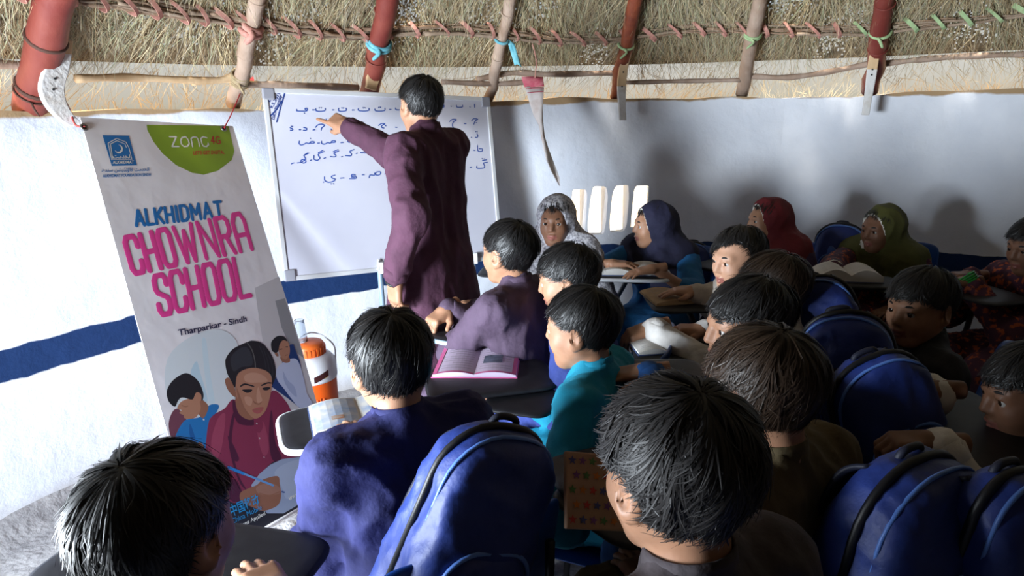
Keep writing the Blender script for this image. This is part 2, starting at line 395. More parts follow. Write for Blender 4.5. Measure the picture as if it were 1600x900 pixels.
def cone_grid(a0, a1, n_a, r0, r1, n_r, off, holes):
    A = np.linspace(a0, a1, n_a); Rr = np.linspace(r0, r1, n_r); AA, RR = np.meshgrid(A, Rr, indexing='ij')
    Z = EAVE+(RAD-RR)*0.875+off+0.012*np.sin(AA*17)*np.sin(RR*9)
    P = np.stack([CX+RR*np.cos(AA), CY+RR*np.sin(AA), Z], -1).reshape(-1, 3)
    i, j = np.meshgrid(np.arange(n_a-1), np.arange(n_r-1), indexing='ij'); i = i.ravel(); j = j.ravel()
    keep = np.ones(len(i), bool)
    if holes:
        ca = (A[i]+A[i+1])/2; cr_ = (Rr[j]+Rr[j+1])/2; pr = np.zeros(len(i))
        for (a, r, w_) in ha: pr += 0.25*w_*np.exp(-(((ca-a)*r)**2+(cr_-r)**2)/(2*0.055**2))
        keep = RNG.random(len(i)) > np.minimum(pr+0.0008, 0.6)
    F = np.stack([i*n_r+j, (i+1)*n_r+j, (i+1)*n_r+j+1, i*n_r+j+1], 1)[keep]
    return P, F
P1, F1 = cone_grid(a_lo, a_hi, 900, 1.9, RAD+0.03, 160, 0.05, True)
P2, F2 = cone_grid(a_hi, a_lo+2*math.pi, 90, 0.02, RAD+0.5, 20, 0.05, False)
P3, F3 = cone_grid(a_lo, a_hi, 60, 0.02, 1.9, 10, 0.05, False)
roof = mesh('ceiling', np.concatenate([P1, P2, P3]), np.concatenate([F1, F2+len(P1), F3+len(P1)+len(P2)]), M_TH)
tag(roof, 'conical straw thatch roof seen from below with pinholes of daylight', kind='structure')
def straw(name, n, r0, r1, lmin, lmax, cols, seed, wmin=0.0014, wmax=0.0034, a0=a_lo, a1=a_hi):
    rg = np.random.default_rng(seed)
    a = rg.uniform(a0, a1, n); r = np.sqrt(rg.uniform(r0*r0, r1*r1, n)); L = rg.uniform(lmin, lmax, n)
    pr = np.zeros(n)
    for (ha_, hr_, w_) in ha: pr += 0.9*w_*np.exp(-(((a-ha_)*r)**2+(r+L*0.5-hr_)**2)/(2*0.06**2))
    L = np.where(rg.random(n) < np.minimum(pr, 0.8), 0.01, L)
    # straw runs down the slope with bundles leaning together and a few stray ones
    lean = 0.35*np.sin(a*23+1.7*np.sin(r*5))+rg.normal(0, 0.28, n)+np.where(rg.random(n) < 0.12, rg.normal(0, 0.9, n), 0)
    sag = (rg.uniform(0.0, 0.05, n)+np.where(rg.random(n) < 0.2, 0.05, 0.0))*np.clip((RAD+0.05-r)/0.35, 0.1, 1); h0 = rg.uniform(-0.035, 0.035, n)
    K = 4; V_ = np.zeros((n, K+1, 2, 3)); w_ = rg.uniform(wmin, wmax, n); bend = rg.normal(0, 0.25, n)
    er = np.stack([np.cos(a), np.sin(a), np.full(n, -0.875)], 1); er /= np.linalg.norm(er, axis=1)[:, None]
    et = np.stack([-np.sin(a), np.cos(a), np.zeros(n)], 1)
    dn = np.stack([-0.66*np.cos(a), -0.66*np.sin(a), np.full(n, -0.75)], 1)      # down and in, away from the thatch
    base = np.stack([CX+r*np.cos(a), CY+r*np.sin(a), EAVE+(RAD-r)*0.875+h0], 1)
    wd = et*np.cos(lean)[:, None]-er*np.sin(lean)[:, None]
    tw = rg.uniform(-1, 1, n)[:, None]; wd = wd*(1-0.4*np.abs(tw))+dn*tw*0.7; wd /= np.linalg.norm(wd, axis=1)[:, None]
    for k in range(K+1):
        t = k/K; th = lean+bend*t
        p = base+er*(L*t*np.cos(th))[:, None]+et*(L*t*np.sin(th))[:, None]+dn*(sag*t*t)[:, None]
        ww = (w_*(1-0.75*t))[:, None]/2
        V_[:, k, 0] = p-wd*ww; V_[:, k, 1] = p+wd*ww
    b = (np.arange(n)*(K+1)*2)[:, None]+(np.arange(K)*2)[None]
    F = np.stack([b, b+1, b+3, b+2], -1).reshape(-1, 4)
    mi = np.repeat(rg.integers(0, len(cols), n), K)
    o = mesh(name, V_.reshape(-1, 3), F, cols, None, False, mi)
    return o
STR = [mat('straw_pale', (0.62, 0.50, 0.30), 0.6), mat('straw_tan', (0.46, 0.35, 0.20), 0.65), mat('straw_grey', (0.40, 0.35, 0.26), 0.7), mat('straw_brown', (0.27, 0.18, 0.09), 0.7), mat('straw_green', (0.36, 0.37, 0.22), 0.7)]
o = straw('straw_thatch', 60000, 2.0, RAD-0.12, 0.12, 0.30, STR, 11); tag(o, 'loose dry grass straw hanging from the underside of the roof', 'thatch', kind='stuff')
o = straw('eave_straw', 6000, RAD-0.06, RAD+0.40, 0.10, 0.25, STR[:3], 12); tag(o, 'bright sunlit straw of the eaves beyond the wall top', 'thatch', kind='stuff')
# ================================================================== roof timbers
M_RED = mat('red_painted_bamboo', (0.15, 0.022, 0.016), 0.6, (0.20, 0.042, 0.028), 9, 5, bump=0.25, bscale=40, stretch=(1, 1, 0.3))
M_RED2 = mat('reddish_pole', (0.24, 0.055, 0.02), 0.6, (0.14, 0.03, 0.015), 14, 6, bump=0.35, bscale=50)
M_POLE = mat('weathered_pole', (0.30, 0.20, 0.14), 0.75, (0.42, 0.31, 0.24), 12, 6, bump=0.4, bscale=45, stretch=(1, 1, 0.25))
M_RAW = mat('raw_timber', (0.52, 0.33, 0.17), 0.7, (0.66, 0.47, 0.28), 9, 5, bump=0.3, bscale=50, stretch=(1, 1, 0.2))
M_WHT = mat('whitewashed_timber', (0.62, 0.60, 0.58), 0.8, (0.42, 0.35, 0.28), 12, 6, 0.5, 0.75, bump=0.4, bscale=60)
M_ROPE = mat('twisted_rope', (0.42, 0.33, 0.20), 0.9, (0.25, 0.18, 0.10), 60, 3)
M_PINK = mat('pink_cloth_strip', (0.55, 0.27, 0.22), 0.9, (0.42, 0.18, 0.14), 30, 3)
M_CYAN = mat('blue_cloth_strip', (0.10, 0.34, 0.42), 0.85, (0.18, 0.45, 0.50), 30, 3)
M_GREEN = mat('green_cloth_strip', (0.38, 0.50, 0.26), 0.85, (0.28, 0.40, 0.2), 30, 3)
M_REDSTR = mat('red_string', (0.45, 0.02, 0.03), 0.8)
M_NAIL = mat('dark_nail', (0.03, 0.03, 0.03), 0.5, metal=0.6)
M_RING = mat('dark_node', (0.07, 0.03, 0.02), 0.8)
def pole_path(b, t, n, wob, seed):
    rg = np.random.default_rng(seed); a = nrm(np.cross(t-b, [0, 0, 1])); c = nrm(np.cross(a, t-b))
    w1, w2 = rg.normal(0, wob, n), rg.normal(0, wob, n)
    return [b+(t-b)*i/(n-1)+a*w1[i]+c*w2[i] for i in range(n)]
def tie(name, p, axis, r, m, parent, w=0.012, turns=2, seed=0):
    mb = MB(); a = nrm(np.cross(axis, [0.3, 0.2, 1])); b = np.cross(nrm(axis), a); rg = random.Random(seed)
    for k in range(turns):
        pts = [p+nrm(axis)*((k-turns/2)*w*1.1+0.25*w*math.sin(q+k))+(r+0.004)*(math.cos(q)*a+math.sin(q)*b) for q in np.linspace(0, 2*math.pi, 17)]
        mb.tube(pts, w/2, 6, False)
    if rg.random() < 0.9:
        e = p+(r+0.005)*b*(-1 if b[1] > 0 else 1); mb.tube(catmull([e, e+V(0.01, -0.01, -0.02), e+V(0.025*rg.choice([-1, 1]), -0.01, -0.05)], 3), [w*0.5]*6+[w*0.3], 5)
    return mb.build(name, m, parent, True)
RAFT = [  # bottom px, top px at the frame's upper edge, radius, kind
    (46, 166, 86, 0, 0.062, 'bamboo', 'thick red painted bamboo rafter with dark node rings above the banner'),
    (365, 160, 402, 0, 0.034, 'pole', 'weathered rafter pole with rope windings above the green banner corner'),
    (572, 140, 606, 0, 0.050, 'red', 'thick red rafter with a blue cloth tie above the whiteboard'),
    (764, 152, 797, 0, 0.030, 'pole', 'thin weathered rafter pole beside the hanging torn paper'),
    (962, 155, 992, 0, 0.038, 'red2', 'reddish brown rafter with a pale bracket hanging below the wall top'),
    (1158, 150, 1187, 0, 0.038, 'pole2', 'split grey rafter pole with a green tie, between two red rafters'),
    (1360, 145, 1384, 0, 0.046, 'red', 'straight red rafter with green tie, rightmost of the rafters'),
    (1690, 135, 1712, 0, 0.055, 'pole', None)]
RAF = []
for i, (bx, by, tx, ty, r, kind, lab) in enumerate(RAFT):
    b = hit_wall(bx, by, RAD+0.08); b[2] = 1.615
    p = hit_roof(tx, ty, 0.03+r); t = b+(p-b)*3.0
    q = math.hypot(t[0]-CX, t[1]-CY)
    if lab is None: lab = 'rafter pole at the far right'; 
    if i == 7: continue
    e = empty('roof_rafter', b); tag(e, lab, 'rafter', 'roof rafters')
    n = 22; path = pole_path(b, t, n, 0.004 if kind != 'bamboo' else 0.002, i)
    rs = [r*(1.0+0.04*math.sin(k*1.7+i)) for k in range(n)]
    mb = MB(); mb.tube(path, rs, 14); m_ = {'bamboo': M_RED, 'pole': M_POLE, 'red': M_RED, 'red2': M_RED2, 'pole2': M_POLE}[kind]
    mb.build('pole', m_, e, True)
    ax = nrm(t-b); RAF.append((b, ax, r, e))
    if kind in ('bamboo', 'red', 'pole'):
        for k, dd in enumerate((0.13, 0.37, 0.64, 0.93) if kind == 'bamboo' else (0.32, 0.62)):
            mb = MB(); c = b+ax*dd; a1 = nrm(np.cross(ax, [0, 0, 1])); b1 = np.cross(ax, a1)
            ring = [c+(r*1.02)*(math.cos(q)*a1+math.sin(q)*b1) for q in np.linspace(0, 2*math.pi, 21)]
            mb.tube(ring, 0.008 if kind == 'bamboo' else 0.004, 6, False); mb.build('node_ring', M_RING if kind == 'bamboo' else m_, e, True)
# brackets: offcuts nailed to the rafters
def bracket(idx, px_pts, d_off, wid, mats, name='bracket', split=0.5):
    b, ax, r, e = RAF[idx]; base = math.hypot(*(b[:2]-CAM[:2]))
    pts = []
    for (x, y) in px_pts:
        p = hit_wall(x, y, RAD-d_off); pts.append(p)
    P = catmull(pts, 4); k = len(P); tow = nrm(V(CX-b[0], CY-b[1], 0)); side = nrm(np.cross(nrm(P[-1]-P[0]), tow)); mb = MB(); vs = []
    for i, p in enumerate(P):
        w_ = wid*(0.75+0.25*math.sin(math.pi*min(1, i/(k-1)+0.15)))/2
        for sx, sy in ((-1, -1), (1, -1), (1, 1), (-1, 1)): vs.append(p+side*sx*w_+tow*sy*0.014)
    fs = [(i*4+j, i*4+(j+1) % 4, i*4+4+(j+1) % 4, i*4+4+j) for i in range(k-1) for j in range(4)]+[(3, 2, 1, 0), tuple((k-1)*4+j for j in range(4))]
    mb.add(vs, fs); mb.mi = [0 if (i//4) < split*(k-1) else 1 for i in range(4*(k-1))]+[0, 1]
    o = mb.build(name, mats, e); bevel(o, 0.004)
    for i in (2, k//3+1, k//2):
        nb = MB(); q = P[i]+tow*0.015; nb.lathe(q, [(0.0045, 0), (0.0045, 0.003), (0.001, 0.004)], 8, frame(np.cross(tow, side), tow)); nb.build('nail_head', M_NAIL, o)
    return o
bracket(0, [(96, 62), (88, 105), (80, 140), (92, 172), (118, 197)], 0.16, 0.085, [M_RAW, M_WHT], split=0.1)
bracket(2, [(592, 85), (584, 115), (579, 140)], 0.10, 0.075, [M_RAW, M_RAW])
bracket(4, [(976, 92), (971, 135), (973, 188)], 0.16, 0.05, [M_RAW, M_WHT], split=0.5)
bracket(6, [(1371, 62), (1364, 100), (1359, 135), (1352, 180)], 0.16, 0.05, [M_RAW, M_WHT], split=0.35)
# ring of sticks bound with cloth strips, under the thatch
def ring_path(pxs, drop):
    return catmull([hit_roof(x, y, drop) for x, y in pxs], 8)
BUN = [(-60, -32), (60, -14), (180, 2), (290, 20), (380, 32), (480, 46), (575, 52), (690, 44), (790, 50), (880, 60), (975, 58), (1080, 46), (1170, 46), (1270, 47), (1370, 44), (1480, 32), (1600, 18), (1720, 2)]
bp = ring_path(BUN, 0.05)
e = empty('stick_bundle', bp[0]); tag(e, 'long bundle of thin sticks bound with pink and green strips under the thatch', 'stick bundle')
rg = np.random.default_rng(3); nb = len(bp)
M_ST = [mat('brown_stick', (0.20, 0.12, 0.07), 0.8, (0.32, 0.21, 0.14), 20, 4), mat('grey_stick', (0.33, 0.24, 0.17), 0.8, (0.22, 0.15, 0.1), 20, 4)]
for s in range(34):
    i0 = int(rg.integers(0, nb-20)) if s > 7 else [0, 18, 36, 54, 72, 90, 104, 60][s] % (nb-24); L = int(rg.integers(22, 44)); th = rg.uniform(0, 6.28); off = 0.028*math.sqrt(rg.random())
    pts = []
    for i in range(i0, min(nb, i0+L)):
        t = nrm(bp[min(i+1, nb-1)]-bp[max(i-1, 0)]); a = nrm(np.cross(t, [0, 0, 1])); b = np.cross(t, a); th2 = th+0.05*(i-i0)
        pts.append(bp[i]+off*(math.cos(th2)*a*0.8+math.sin(th2)*b)+rg.normal(0, 0.0025, 3))
    r0 = rg.uniform(0.005, 0.011); mb = MB(); mb.tube(pts, list(np.linspace(r0, r0*0.6, len(pts))), 6); mb.build('stick', M_ST[s % 2], e, True)
for k, i in enumerate(range(2, nb-2, 3)):
    t = nrm(bp[i+1]-bp[i-1]); a = nrm(np.cross(t, [0, 0, 1])); b = np.cross(t, a); sl = rg.uniform(0.02, 0.05)
    q = np.linspace(0, 2*math.pi, 15); R_ = rg.uniform(0.036, 0.041); pts = [bp[i]+R_*(math.cos(x)*a*0.85+math.sin(x)*b)+t*sl*math.sin(x) for x in q]; nn = np.array([nrm(p-bp[i]) for p in pts])
    mb = MB(); mb.ribbon(pts, nn, rg.uniform(0.012, 0.022)); o = mb.build('cloth_strip', M_GREEN if i > nb*0.80 else M_PINK, e); so = o.modifiers.new('s', 'SOLIDIFY'); so.thickness = 0.002
# purlin poles along the eave
PUR = [[(-40, 98), (70, 104)], [(118, 123), (200, 121), (330, 126), (372, 116)], [(372, 132), (450, 133), (560, 137)], [(690, 128), (770, 131), (830, 128)], [(745, 124), (800, 114), (860, 116), (962, 114)],
       [(978, 129), (1060, 127), (1160, 125)], [(1168, 119), (1230, 121), (1290, 113), (1362, 99)], [(1376, 100), (1450, 92), (1530, 87), (1640, 84)], [(1490, 89), (1560, 86), (1640, 92)], [(300, 131), (350, 127), (410, 130)]]
PL = ['short purlin pole left of the thick red rafter', 'pale purlin pole above the banner', 'dark purlin pole over the left half of the whiteboard', 'short purlin pole behind the teacher head', 'purlin pole above the torn paper strip',
      'purlin pole between the bracketed rafter and the split grey pole', 'sagging purlin pole left of the rightmost red rafter', 'long dark purlin pole right of the rightmost red rafter', 'pale forked purlin stick at the far right end', 'thin pale purlin stick ending at the rope windings']
for k, pp in enumerate(PUR):
    pts = catmull([hit_wall(x, y, RAD-0.03) for x, y in pp], 8); r = [0.017, 0.016, 0.017, 0.015, 0.017, 0.013, 0.016, 0.016, 0.011, 0.009][k]; n = len(pts)
    rs = [r*(1+0.12*math.sin(i*0.9+k)) for i in range(n)]
    mb = MB(); mb.tube(pts, rs, 10); o = mb.build('eave_purlin', M_POLE if k not in (1, 8, 9) else M_RAW, None, True); tag(o, PL[k], 'purlin', 'eave purlins')
# ties
def tie_at(idx, py, m, w, turns, name, seed, lab=None):
    b, ax, r, e = RAF[idx]; best = min(np.linspace(0, 1.2, 400), key=lambda s: abs(450-FPX*((b+ax*s-CAM)@UP)/((b+ax*s-CAM)@FW)-py))
    o = tie(name, b+ax*best, ax, r*1.02, m, e, w, turns, seed)
    if lab: o['label'] = lab
    return o
tie_at(2, 65, M_CYAN, 0.022, 2, 'cloth_tie', 1, 'blue cloth tie'); tie_at(3, 60, M_CYAN, 0.016, 1, 'cloth_tie', 2, 'blue cloth tie'); tie_at(4, 68, M_GREEN, 0.014, 1, 'cloth_tie', 3, 'green cloth tie')
tie_at(5, 52, M_GREEN, 0.014, 2, 'cloth_tie', 4, 'green cloth tie'); tie_at(6, 48, M_GREEN, 0.016, 1, 'cloth_tie', 5, 'green cloth tie'); tie_at(1, 40, M_PINK, 0.03, 2, 'cloth_tie', 6, 'pink cloth tie')
tie_at(1, 122, M_ROPE, 0.012, 5, 'rope_winding', 8); tie_at(0, 142, M_RING, 0.008, 1, 'cord', 9)
# rag of blue cloth by the thin pole
b, ax, r, e = RAF[3]; p = hit_roof(793, 66, 0.09); mb = MB(); k = 7; vs = []
for i in range(k):
    for j in range(4): vs.append(p+V(0.012*j+0.02*i*0.3, -0.004*math.sin(j*2+i), -0.02*i+0.008*math.sin(j*1.5)))
mb.add(vs, [(i*4+j, i*4+j+1, i*4+j+5, i*4+j+4) for i in range(k-1) for j in range(3)]); o = mb.build('cloth_rag', M_CYAN, e, True); o.modifiers.new('s', 'SOLIDIFY').thickness = 0.002
# torn paper strip hanging by a string
p0 = hit_roof(832, 68, 0.06); e = empty('torn_paper_strip', p0); tag(e, 'torn red and white printed paper strip hanging by a string near the whiteboard', 'paper strip')
depth = (p0-CAM)@FW; q = [U(832, 68, depth), U(838, 95, depth), U(836, 122, depth)]; mb = MB(); mb.tube(catmull(q, 5), 0.0035, 6); mb.build('string', M_PINK, e, True)
M_PAP = mat('torn_paper', (0.66, 0.60, 0.58), 0.8, (0.50, 0.38, 0.34), 14, 5, 0.5, 0.75); M_PRED = mat('red_print', (0.42, 0.06, 0.10), 0.8, (0.55, 0.18, 0.2), 30, 4)
def sheet(rows, m, name, parent, dep):
    mb = MB(); vs = []; n = 5
    for k, (xl, xr, y) in enumerate(rows):
        for j in range(n):
            t = j/(n-1); vs.append(U(xl+(xr-xl)*t, y, dep)+V(0, 0.02*math.sin(t*3+k*0.7), 0.002*math.sin(k*2+j)))
    mb.add(vs, [(i*n+j, i*n+j+1, i*n+j+1+n, i*n+j+n) for i in range(len(rows)-1) for j in range(n-1)])
    o = mb.build(name, m, parent, True); o.modifiers.new('s', 'SOLIDIFY').thickness = 0.0015; return o
sheet([(814, 847, 127), (815, 849, 120), (816, 849, 126), (820, 850, 136)][1:], M_PRED, 'printed_heading', e, depth)
sheet([(820, 850, 136), (824, 849, 150), (829, 848, 165), (834, 848, 180), (842, 849, 196), (846, 851, 214), (849, 857, 232), (853, 864, 250), (860, 870, 266), (867, 874, 278), (873, 875, 290)], M_PAP, 'paper', e, depth)
for yy in (139, 145):
    mb = MB(); mb.tube([U(822+(yy-139)*0.3+t*26, yy-2*t, depth-0.012) for t in (0, 0.5, 1)], 0.002, 5); mb.build('printed_line', M_PRED, e)
# ================================================================== whiteboard, banner, cooler
def para(cs, d0):
    r = [ray(*c) for c in cs]; A = np.stack([r[0], -r[1], r[2], -r[3]], 1); d = np.linalg.svd(A)[2][-1]; d = d/d[0]*d0
    return [CAM+d[i]*r[i] for i in range(4)]
class Face:                                     # a flat panel: pixels of its print -> points just above its surface
    def __init__(s, P):
        s.P = P; s.u = nrm(P[1]-P[0]); s.n = nrm(np.cross(P[3]-P[0], P[1]-P[0])); s.n = s.n if s.n@(CAM-P[0]) > 0 else -s.n
        s.v = np.cross(s.n, s.u); s.v = s.v if s.v[2] > 0 else -s.v
    def at(s, x, y, up=0.0): return hit_plane(x, y, s.P[0], s.n)+s.n*up
    def poly(s, mb, pts, up, smooth=True, n=4):
        q = [s.at(x, y, up) for x, y in pts]
        if smooth:
            k = len(q); out = []
            for i in range(k):
                a, b, c, d = q[i-1], q[i], q[(i+1) % k], q[(i+2) % k]
                for j in range(n):
                    t = j/n; out.append(0.5*(2*b+(c-a)*t+(2*a-5*b+4*c-d)*t*t+(3*b-a-3*c+d)*t**3))
            q = out
        mb.add(q, [tuple(range(len(q)))])
    def ell(s, mb, cx, cy, rx, ry, up, rot=0.0):
        mb.add([s.at(cx+rx*math.cos(t)*math.cos(rot)-ry*math.sin(t)*math.sin(rot), cy+rx*math.cos(t)*math.sin(rot)+ry*math.sin(t)*math.cos(rot), up) for t in np.linspace(0, 2*math.pi, 18)[:-1]], [tuple(range(17))])
    def stroke(s, mb, pts, wid, up, smooth=True):
        q = [s.at(x, y, up) for x, y in pts]
        if smooth and len(q) > 2: q = catmull(q, 4)
        if smooth: mb.ribbon(q, s.n, wid)
        else:
            for i in range(len(q)-1): mb.ribbon(q[i:i+2], s.n, wid)
        for p in ((q[0], q[-1]) if smooth else q):
            mb.add([p+wid/2*(math.cos(t)*s.u+math.sin(t)*s.v) for t in np.linspace(0, 6.283, 9)[:-1]], [tuple(range(8))])
    def text(s, body, p0, p1, hpx, up, m, parent, name='lettering', bold=0.0, shear=0.0, vdir=None):
        """text running from pixel p0 to pixel p1 on its baseline, hpx = cap height in pixels"""
        a, b = s.at(*p0, up), s.at(*p1, up); c = s.at(p0[0], p0[1]-hpx, up) if vdir is None else s.at(p0[0]+vdir[0], p0[1]+vdir[1], up)
        cu = bpy.data.curves.new('t', 'FONT'); cu.body = body; cu.offset = bold; o = bpy.data.objects.new('t', cu); COL.objects.link(o)
        bpy.context.view_layer.update(); me = bpy.data.meshes.new_from_object(o.evaluated_get(bpy.context.evaluated_depsgraph_get()))
        v = np.array([x.co[:] for x in me.vertices]); f = [tuple(p.vertices) for p in me.polygons]
        bpy.data.objects.remove(o); bpy.data.curves.remove(cu); bpy.data.meshes.remove(me)
        x0, x1 = v[:, 0].min(), v[:, 0].max(); caph = 0.69
        uu = (b-a)/(x1-x0); vv = (c-a)/caph
        w_ = a+np.outer(v[:, 0]-x0, uu)+np.outer(v[:, 1], vv)
        return mesh(name, w_, f, m, parent)
def slab(mb, P, n, t):                           # quad P with thickness t behind it
    Q = [p-n*t for p in P]; mb.add(list(P)+Q, [(0, 1, 2, 3), (7, 6, 5, 4), (0, 4, 5, 1), (1, 5, 6, 2), (2, 6, 7, 3), (3, 7, 4, 0)])

# ---- whiteboard
WP = para([(413, 141), (762, 155), (783, 402), (448, 436)], 3.14); WB = Face(WP)
e = empty('whiteboard', (WP[2]+WP[3])/2*V(1, 1, 0)); tag(e, 'large whiteboard with blue handwritten letters leaning against the wall', 'whiteboard')
mb = MB(); slab(mb, WP, WB.n, 0.012); mb.build('writing_surface', mat('board_white', (0.60, 0.60, 0.68), 0.25, (0.56, 0.56, 0.65), 3, 3, spec=0.5), e)
M_ALU = mat('pale_aluminium', (0.75, 0.76, 0.78), 0.35, metal=0.3); M_CORNER = mat('grey_plastic', (0.28, 0.28, 0.32), 0.5)
for i in range(4):
    a, b = WP[i], WP[(i+1) % 4]; t = nrm(b-a); s_ = np.cross(WB.n, t); mb = MB(); mb.box((a+b)/2-WB.n*0.003, (np.linalg.norm(b-a)/2, 0.011, 0.009), np.stack([t, s_, WB.n], 1)); bevel(mb.build('frame_bar', M_ALU, e), 0.003)
    mb = MB(); c = a+0.016*nrm(WP[(i+1) % 4]-a)+0.016*nrm(WP[i-1]-a); mb.box(c-WB.n*0.002, (0.028, 0.028, 0.012), np.stack([t, s_, WB.n], 1)); bevel(mb.build('corner_cap', M_CORNER, e), 0.008, 3)
M_STAND = mat('pale_blue_steel', (0.35, 0.48, 0.62), 0.4, metal=0.3)
# easel legs under the board
dn = nrm(WP[3]-WP[0])
for f_ in (0.40, 0.86):
    t_ = WP[0]*(1-f_)+WP[1]*f_; b_ = WP[3]*(1-f_)+WP[2]*f_; foot = b_+dn*0.05; foot = V(b_[0]-WB.n[0]*0.02, b_[1]-WB.n[1]*0.02, 0.0)
    mb = MB(); mb.tube([t_-WB.n*0.028, b_-WB.n*0.028, foot+V(0, 0, 0.004)], 0.014, 8); mb.build('easel_leg', M_STAND, e, True)
    mb = MB(); mb.box(b_+WB.n*0.005-dn*0.01, (0.012, 0.018, 0.03)); bevel(mb.build('board_clamp', M_ALU, e), 0.003)
mb = MB(); a = WP[3]*0.6+WP[2]*0.4; b = WP[3]*0.14+WP[2]*0.86; mb.tube([V(a[0], a[1]+0.01, 0.30), V(b[0], b[1]+0.01, 0.30)], 0.011, 8); mb.build('easel_rail', M_STAND, e, True)
mk = MB(); mk.tube([WB.at(590, 407, 0.012), WB.at(590, 422, 0.012)], 0.007, 8); mk.tube([WB.at(590, 405, 0.012), WB.at(590, 409, 0.012)], 0.004, 8); mk.build('marker_holder', M_ALU, e, True)
M_INK = mat('blue_marker_ink', (0.03, 0.08, 0.34), 0.5); M_INK2 = mat('dark_blue_marker_ink', (0.02, 0.05, 0.22), 0.5)
za = lambda L: [(410+0.1888*x, 130+0.1888*y) for x, y in L]
zb = lambda L: [(680+0.189*x, 130+0.189*y) for x, y in L]
S1 = [  # rows of letters, left part of the board
 [(283, 218), (285, 230), (320, 232), (365, 230), (368, 210), (350, 212), (358, 222)], [(345, 246), (348, 250)], [(413, 222), (428, 222)], [(440, 213), (445, 230), (480, 234), (515, 228), (518, 210)], [(468, 203), (470, 206)], [(484, 203), (486, 206)],
 [(578, 222), (590, 222)], [(630, 210), (628, 228), (655, 234), (690, 228), (692, 208)], [(655, 205), (658, 208)], [(668, 206), (671, 208)], [(742, 223), (758, 223)], [(792, 212), (794, 226), (835, 232), (878, 226), (880, 210)], [(832, 203), (835, 206)], [(846, 203), (849, 206)],
 [(930, 214), (934, 228), (970, 232), (1010, 226), (1012, 208)], [(960, 200), (963, 204)], [(974, 198), (977, 202)], [(1050, 218), (1064, 218)], [(1100, 206), (1105, 220), (1130, 222)],
 [(228, 370), (248, 378), (246, 390), (230, 390)], [(236, 356), (239, 358)], [(246, 357), (249, 359)], [(304, 386), (316, 386)], [(340, 366), (366, 376), (360, 390), (338, 390)],
 [(418, 388), (432, 386)], [(438, 366), (460, 345), (490, 340), (512, 350), (490, 370), (485, 390)], [(525, 298), (527, 300)], [(566, 380), (570, 384)], [(765, 348), (785, 333), (820, 338), (800, 352), (796, 368)], [(815, 352), (818, 354)], [(830, 364), (833, 366)], [(885, 362), (902, 364)],
 [(960, 350), (985, 335), (1012, 338), (990, 350), (985, 366), (1005, 372)], [(1018, 352), (1021, 354)], [(1100, 365), (1112, 366)],
 [(305, 480), (302, 500), (320, 512), (345, 505), (362, 495), (385, 500), (400, 485), (425, 485), (425, 497), (395, 497)], [(394, 456), (397, 459)], [(456, 497), (472, 496)], [(488, 482), (490, 500), (515, 505), (540, 492), (560, 498), (575, 480), (600, 478), (598, 490), (570, 492)], [(648, 493), (668, 491)], [(708, 462), (706, 485), (735, 490), (775, 480)],
 [(238, 668), (260, 660)], [(288, 660), (320, 655), (345, 640), (360, 650), (340, 662), (315, 648), (330, 632), (358, 630), (345, 600), (382, 580)], [(340, 598), (372, 578)], [(395, 640), (405, 636)], [(425, 600), (426, 630), (455, 638), (475, 620), (460, 590), (510, 566)], [(462, 576), (500, 556)], [(508, 622), (522, 618)],
 [(562, 608), (600, 610), (605, 595), (590, 580), (630, 562)], [(585, 568), (625, 550)], [(652, 610), (662, 608)], [(686, 600), (730, 602), (735, 585), (722, 565), (756, 550)], [(774, 582), (784, 580)], [(812, 575), (870, 578), (882, 562), (850, 552), (840, 562), (870, 570)], [(845, 548), (880, 542)], [(915, 574), (930, 572)],
 [(512, 775), (515, 805), (545, 820), (585, 812), (602, 795), (575, 785), (572, 770), (600, 762)], [(566, 832), (569, 834)], [(586, 832), (589, 834)], [(504, 818), (506, 820)], [(645, 786), (674, 784)], [(720, 790), (770, 788), (768, 770), (735, 768), (742, 756), (768, 758)], [(735, 778), (760, 780)], [(824, 758), (842, 758)],
 [(882, 782), (890, 760), (925, 762), (940, 738), (975, 735), (972, 755), (945, 762), (925, 745)], [(1012, 752), (1032, 738)], [(1065, 725), (1085, 722), (1095, 705), (1075, 702), (1068, 718), (1090, 735), (1065, 762)]]
S2 = [[(323, 175), (326, 202)], [(284, 196), (288, 198)], [(174, 182), (178, 198), (205, 200), (224, 196), (225, 182)], [(128, 190), (131, 192)], [(40, 198), (70, 198), (72, 182)], [(300, 312), (318, 294), (352, 300), (330, 312), (318, 340)], [(338, 326), (340, 328)], [(238, 334), (254, 336)], [(118, 318), (140, 300), (174, 302), (148, 322), (140, 350), (152, 374)],
      [(332, 400), (335, 402)], [(344, 400), (347, 402)], [(344, 418), (352, 438), (342, 450), (330, 448)], [(296, 448), (300, 450)], [(224, 426), (240, 434), (234, 444), (222, 444)], [(170, 430), (174, 432)], [(348, 515), (352, 560), (385, 562), (388, 545), (360, 542)], [(314, 554), (328, 556)], [(236, 520), (240, 562), (268, 560), (268, 545), (246, 544)],
      [(342, 686), (345, 704), (400, 702), (405, 680), (398, 660), (430, 654)], [(388, 640), (424, 634)], [(385, 624), (388, 626)], [(402, 626), (405, 628)], [(286, 700), (298, 694)]]
for L in S1+S2:
    mb = MB(); pts = za(L) if L in S1 else zb(L); WB.stroke(mb, pts, 0.0048, 0.0015); o = mb.build('handwriting', M_INK, e)
for L in ([(185, 80), (150, 200), (118, 320)], [(58, 280), (120, 212), (155, 150)], [(45, 150), (80, 90)]):
    mb = MB(); WB.stroke(mb, za(L), 0.006, 0.0015); mb.build('handwriting', M_INK2, e)
def zt1(x, y): return (410+0.1888*x, 130+0.1888*y)
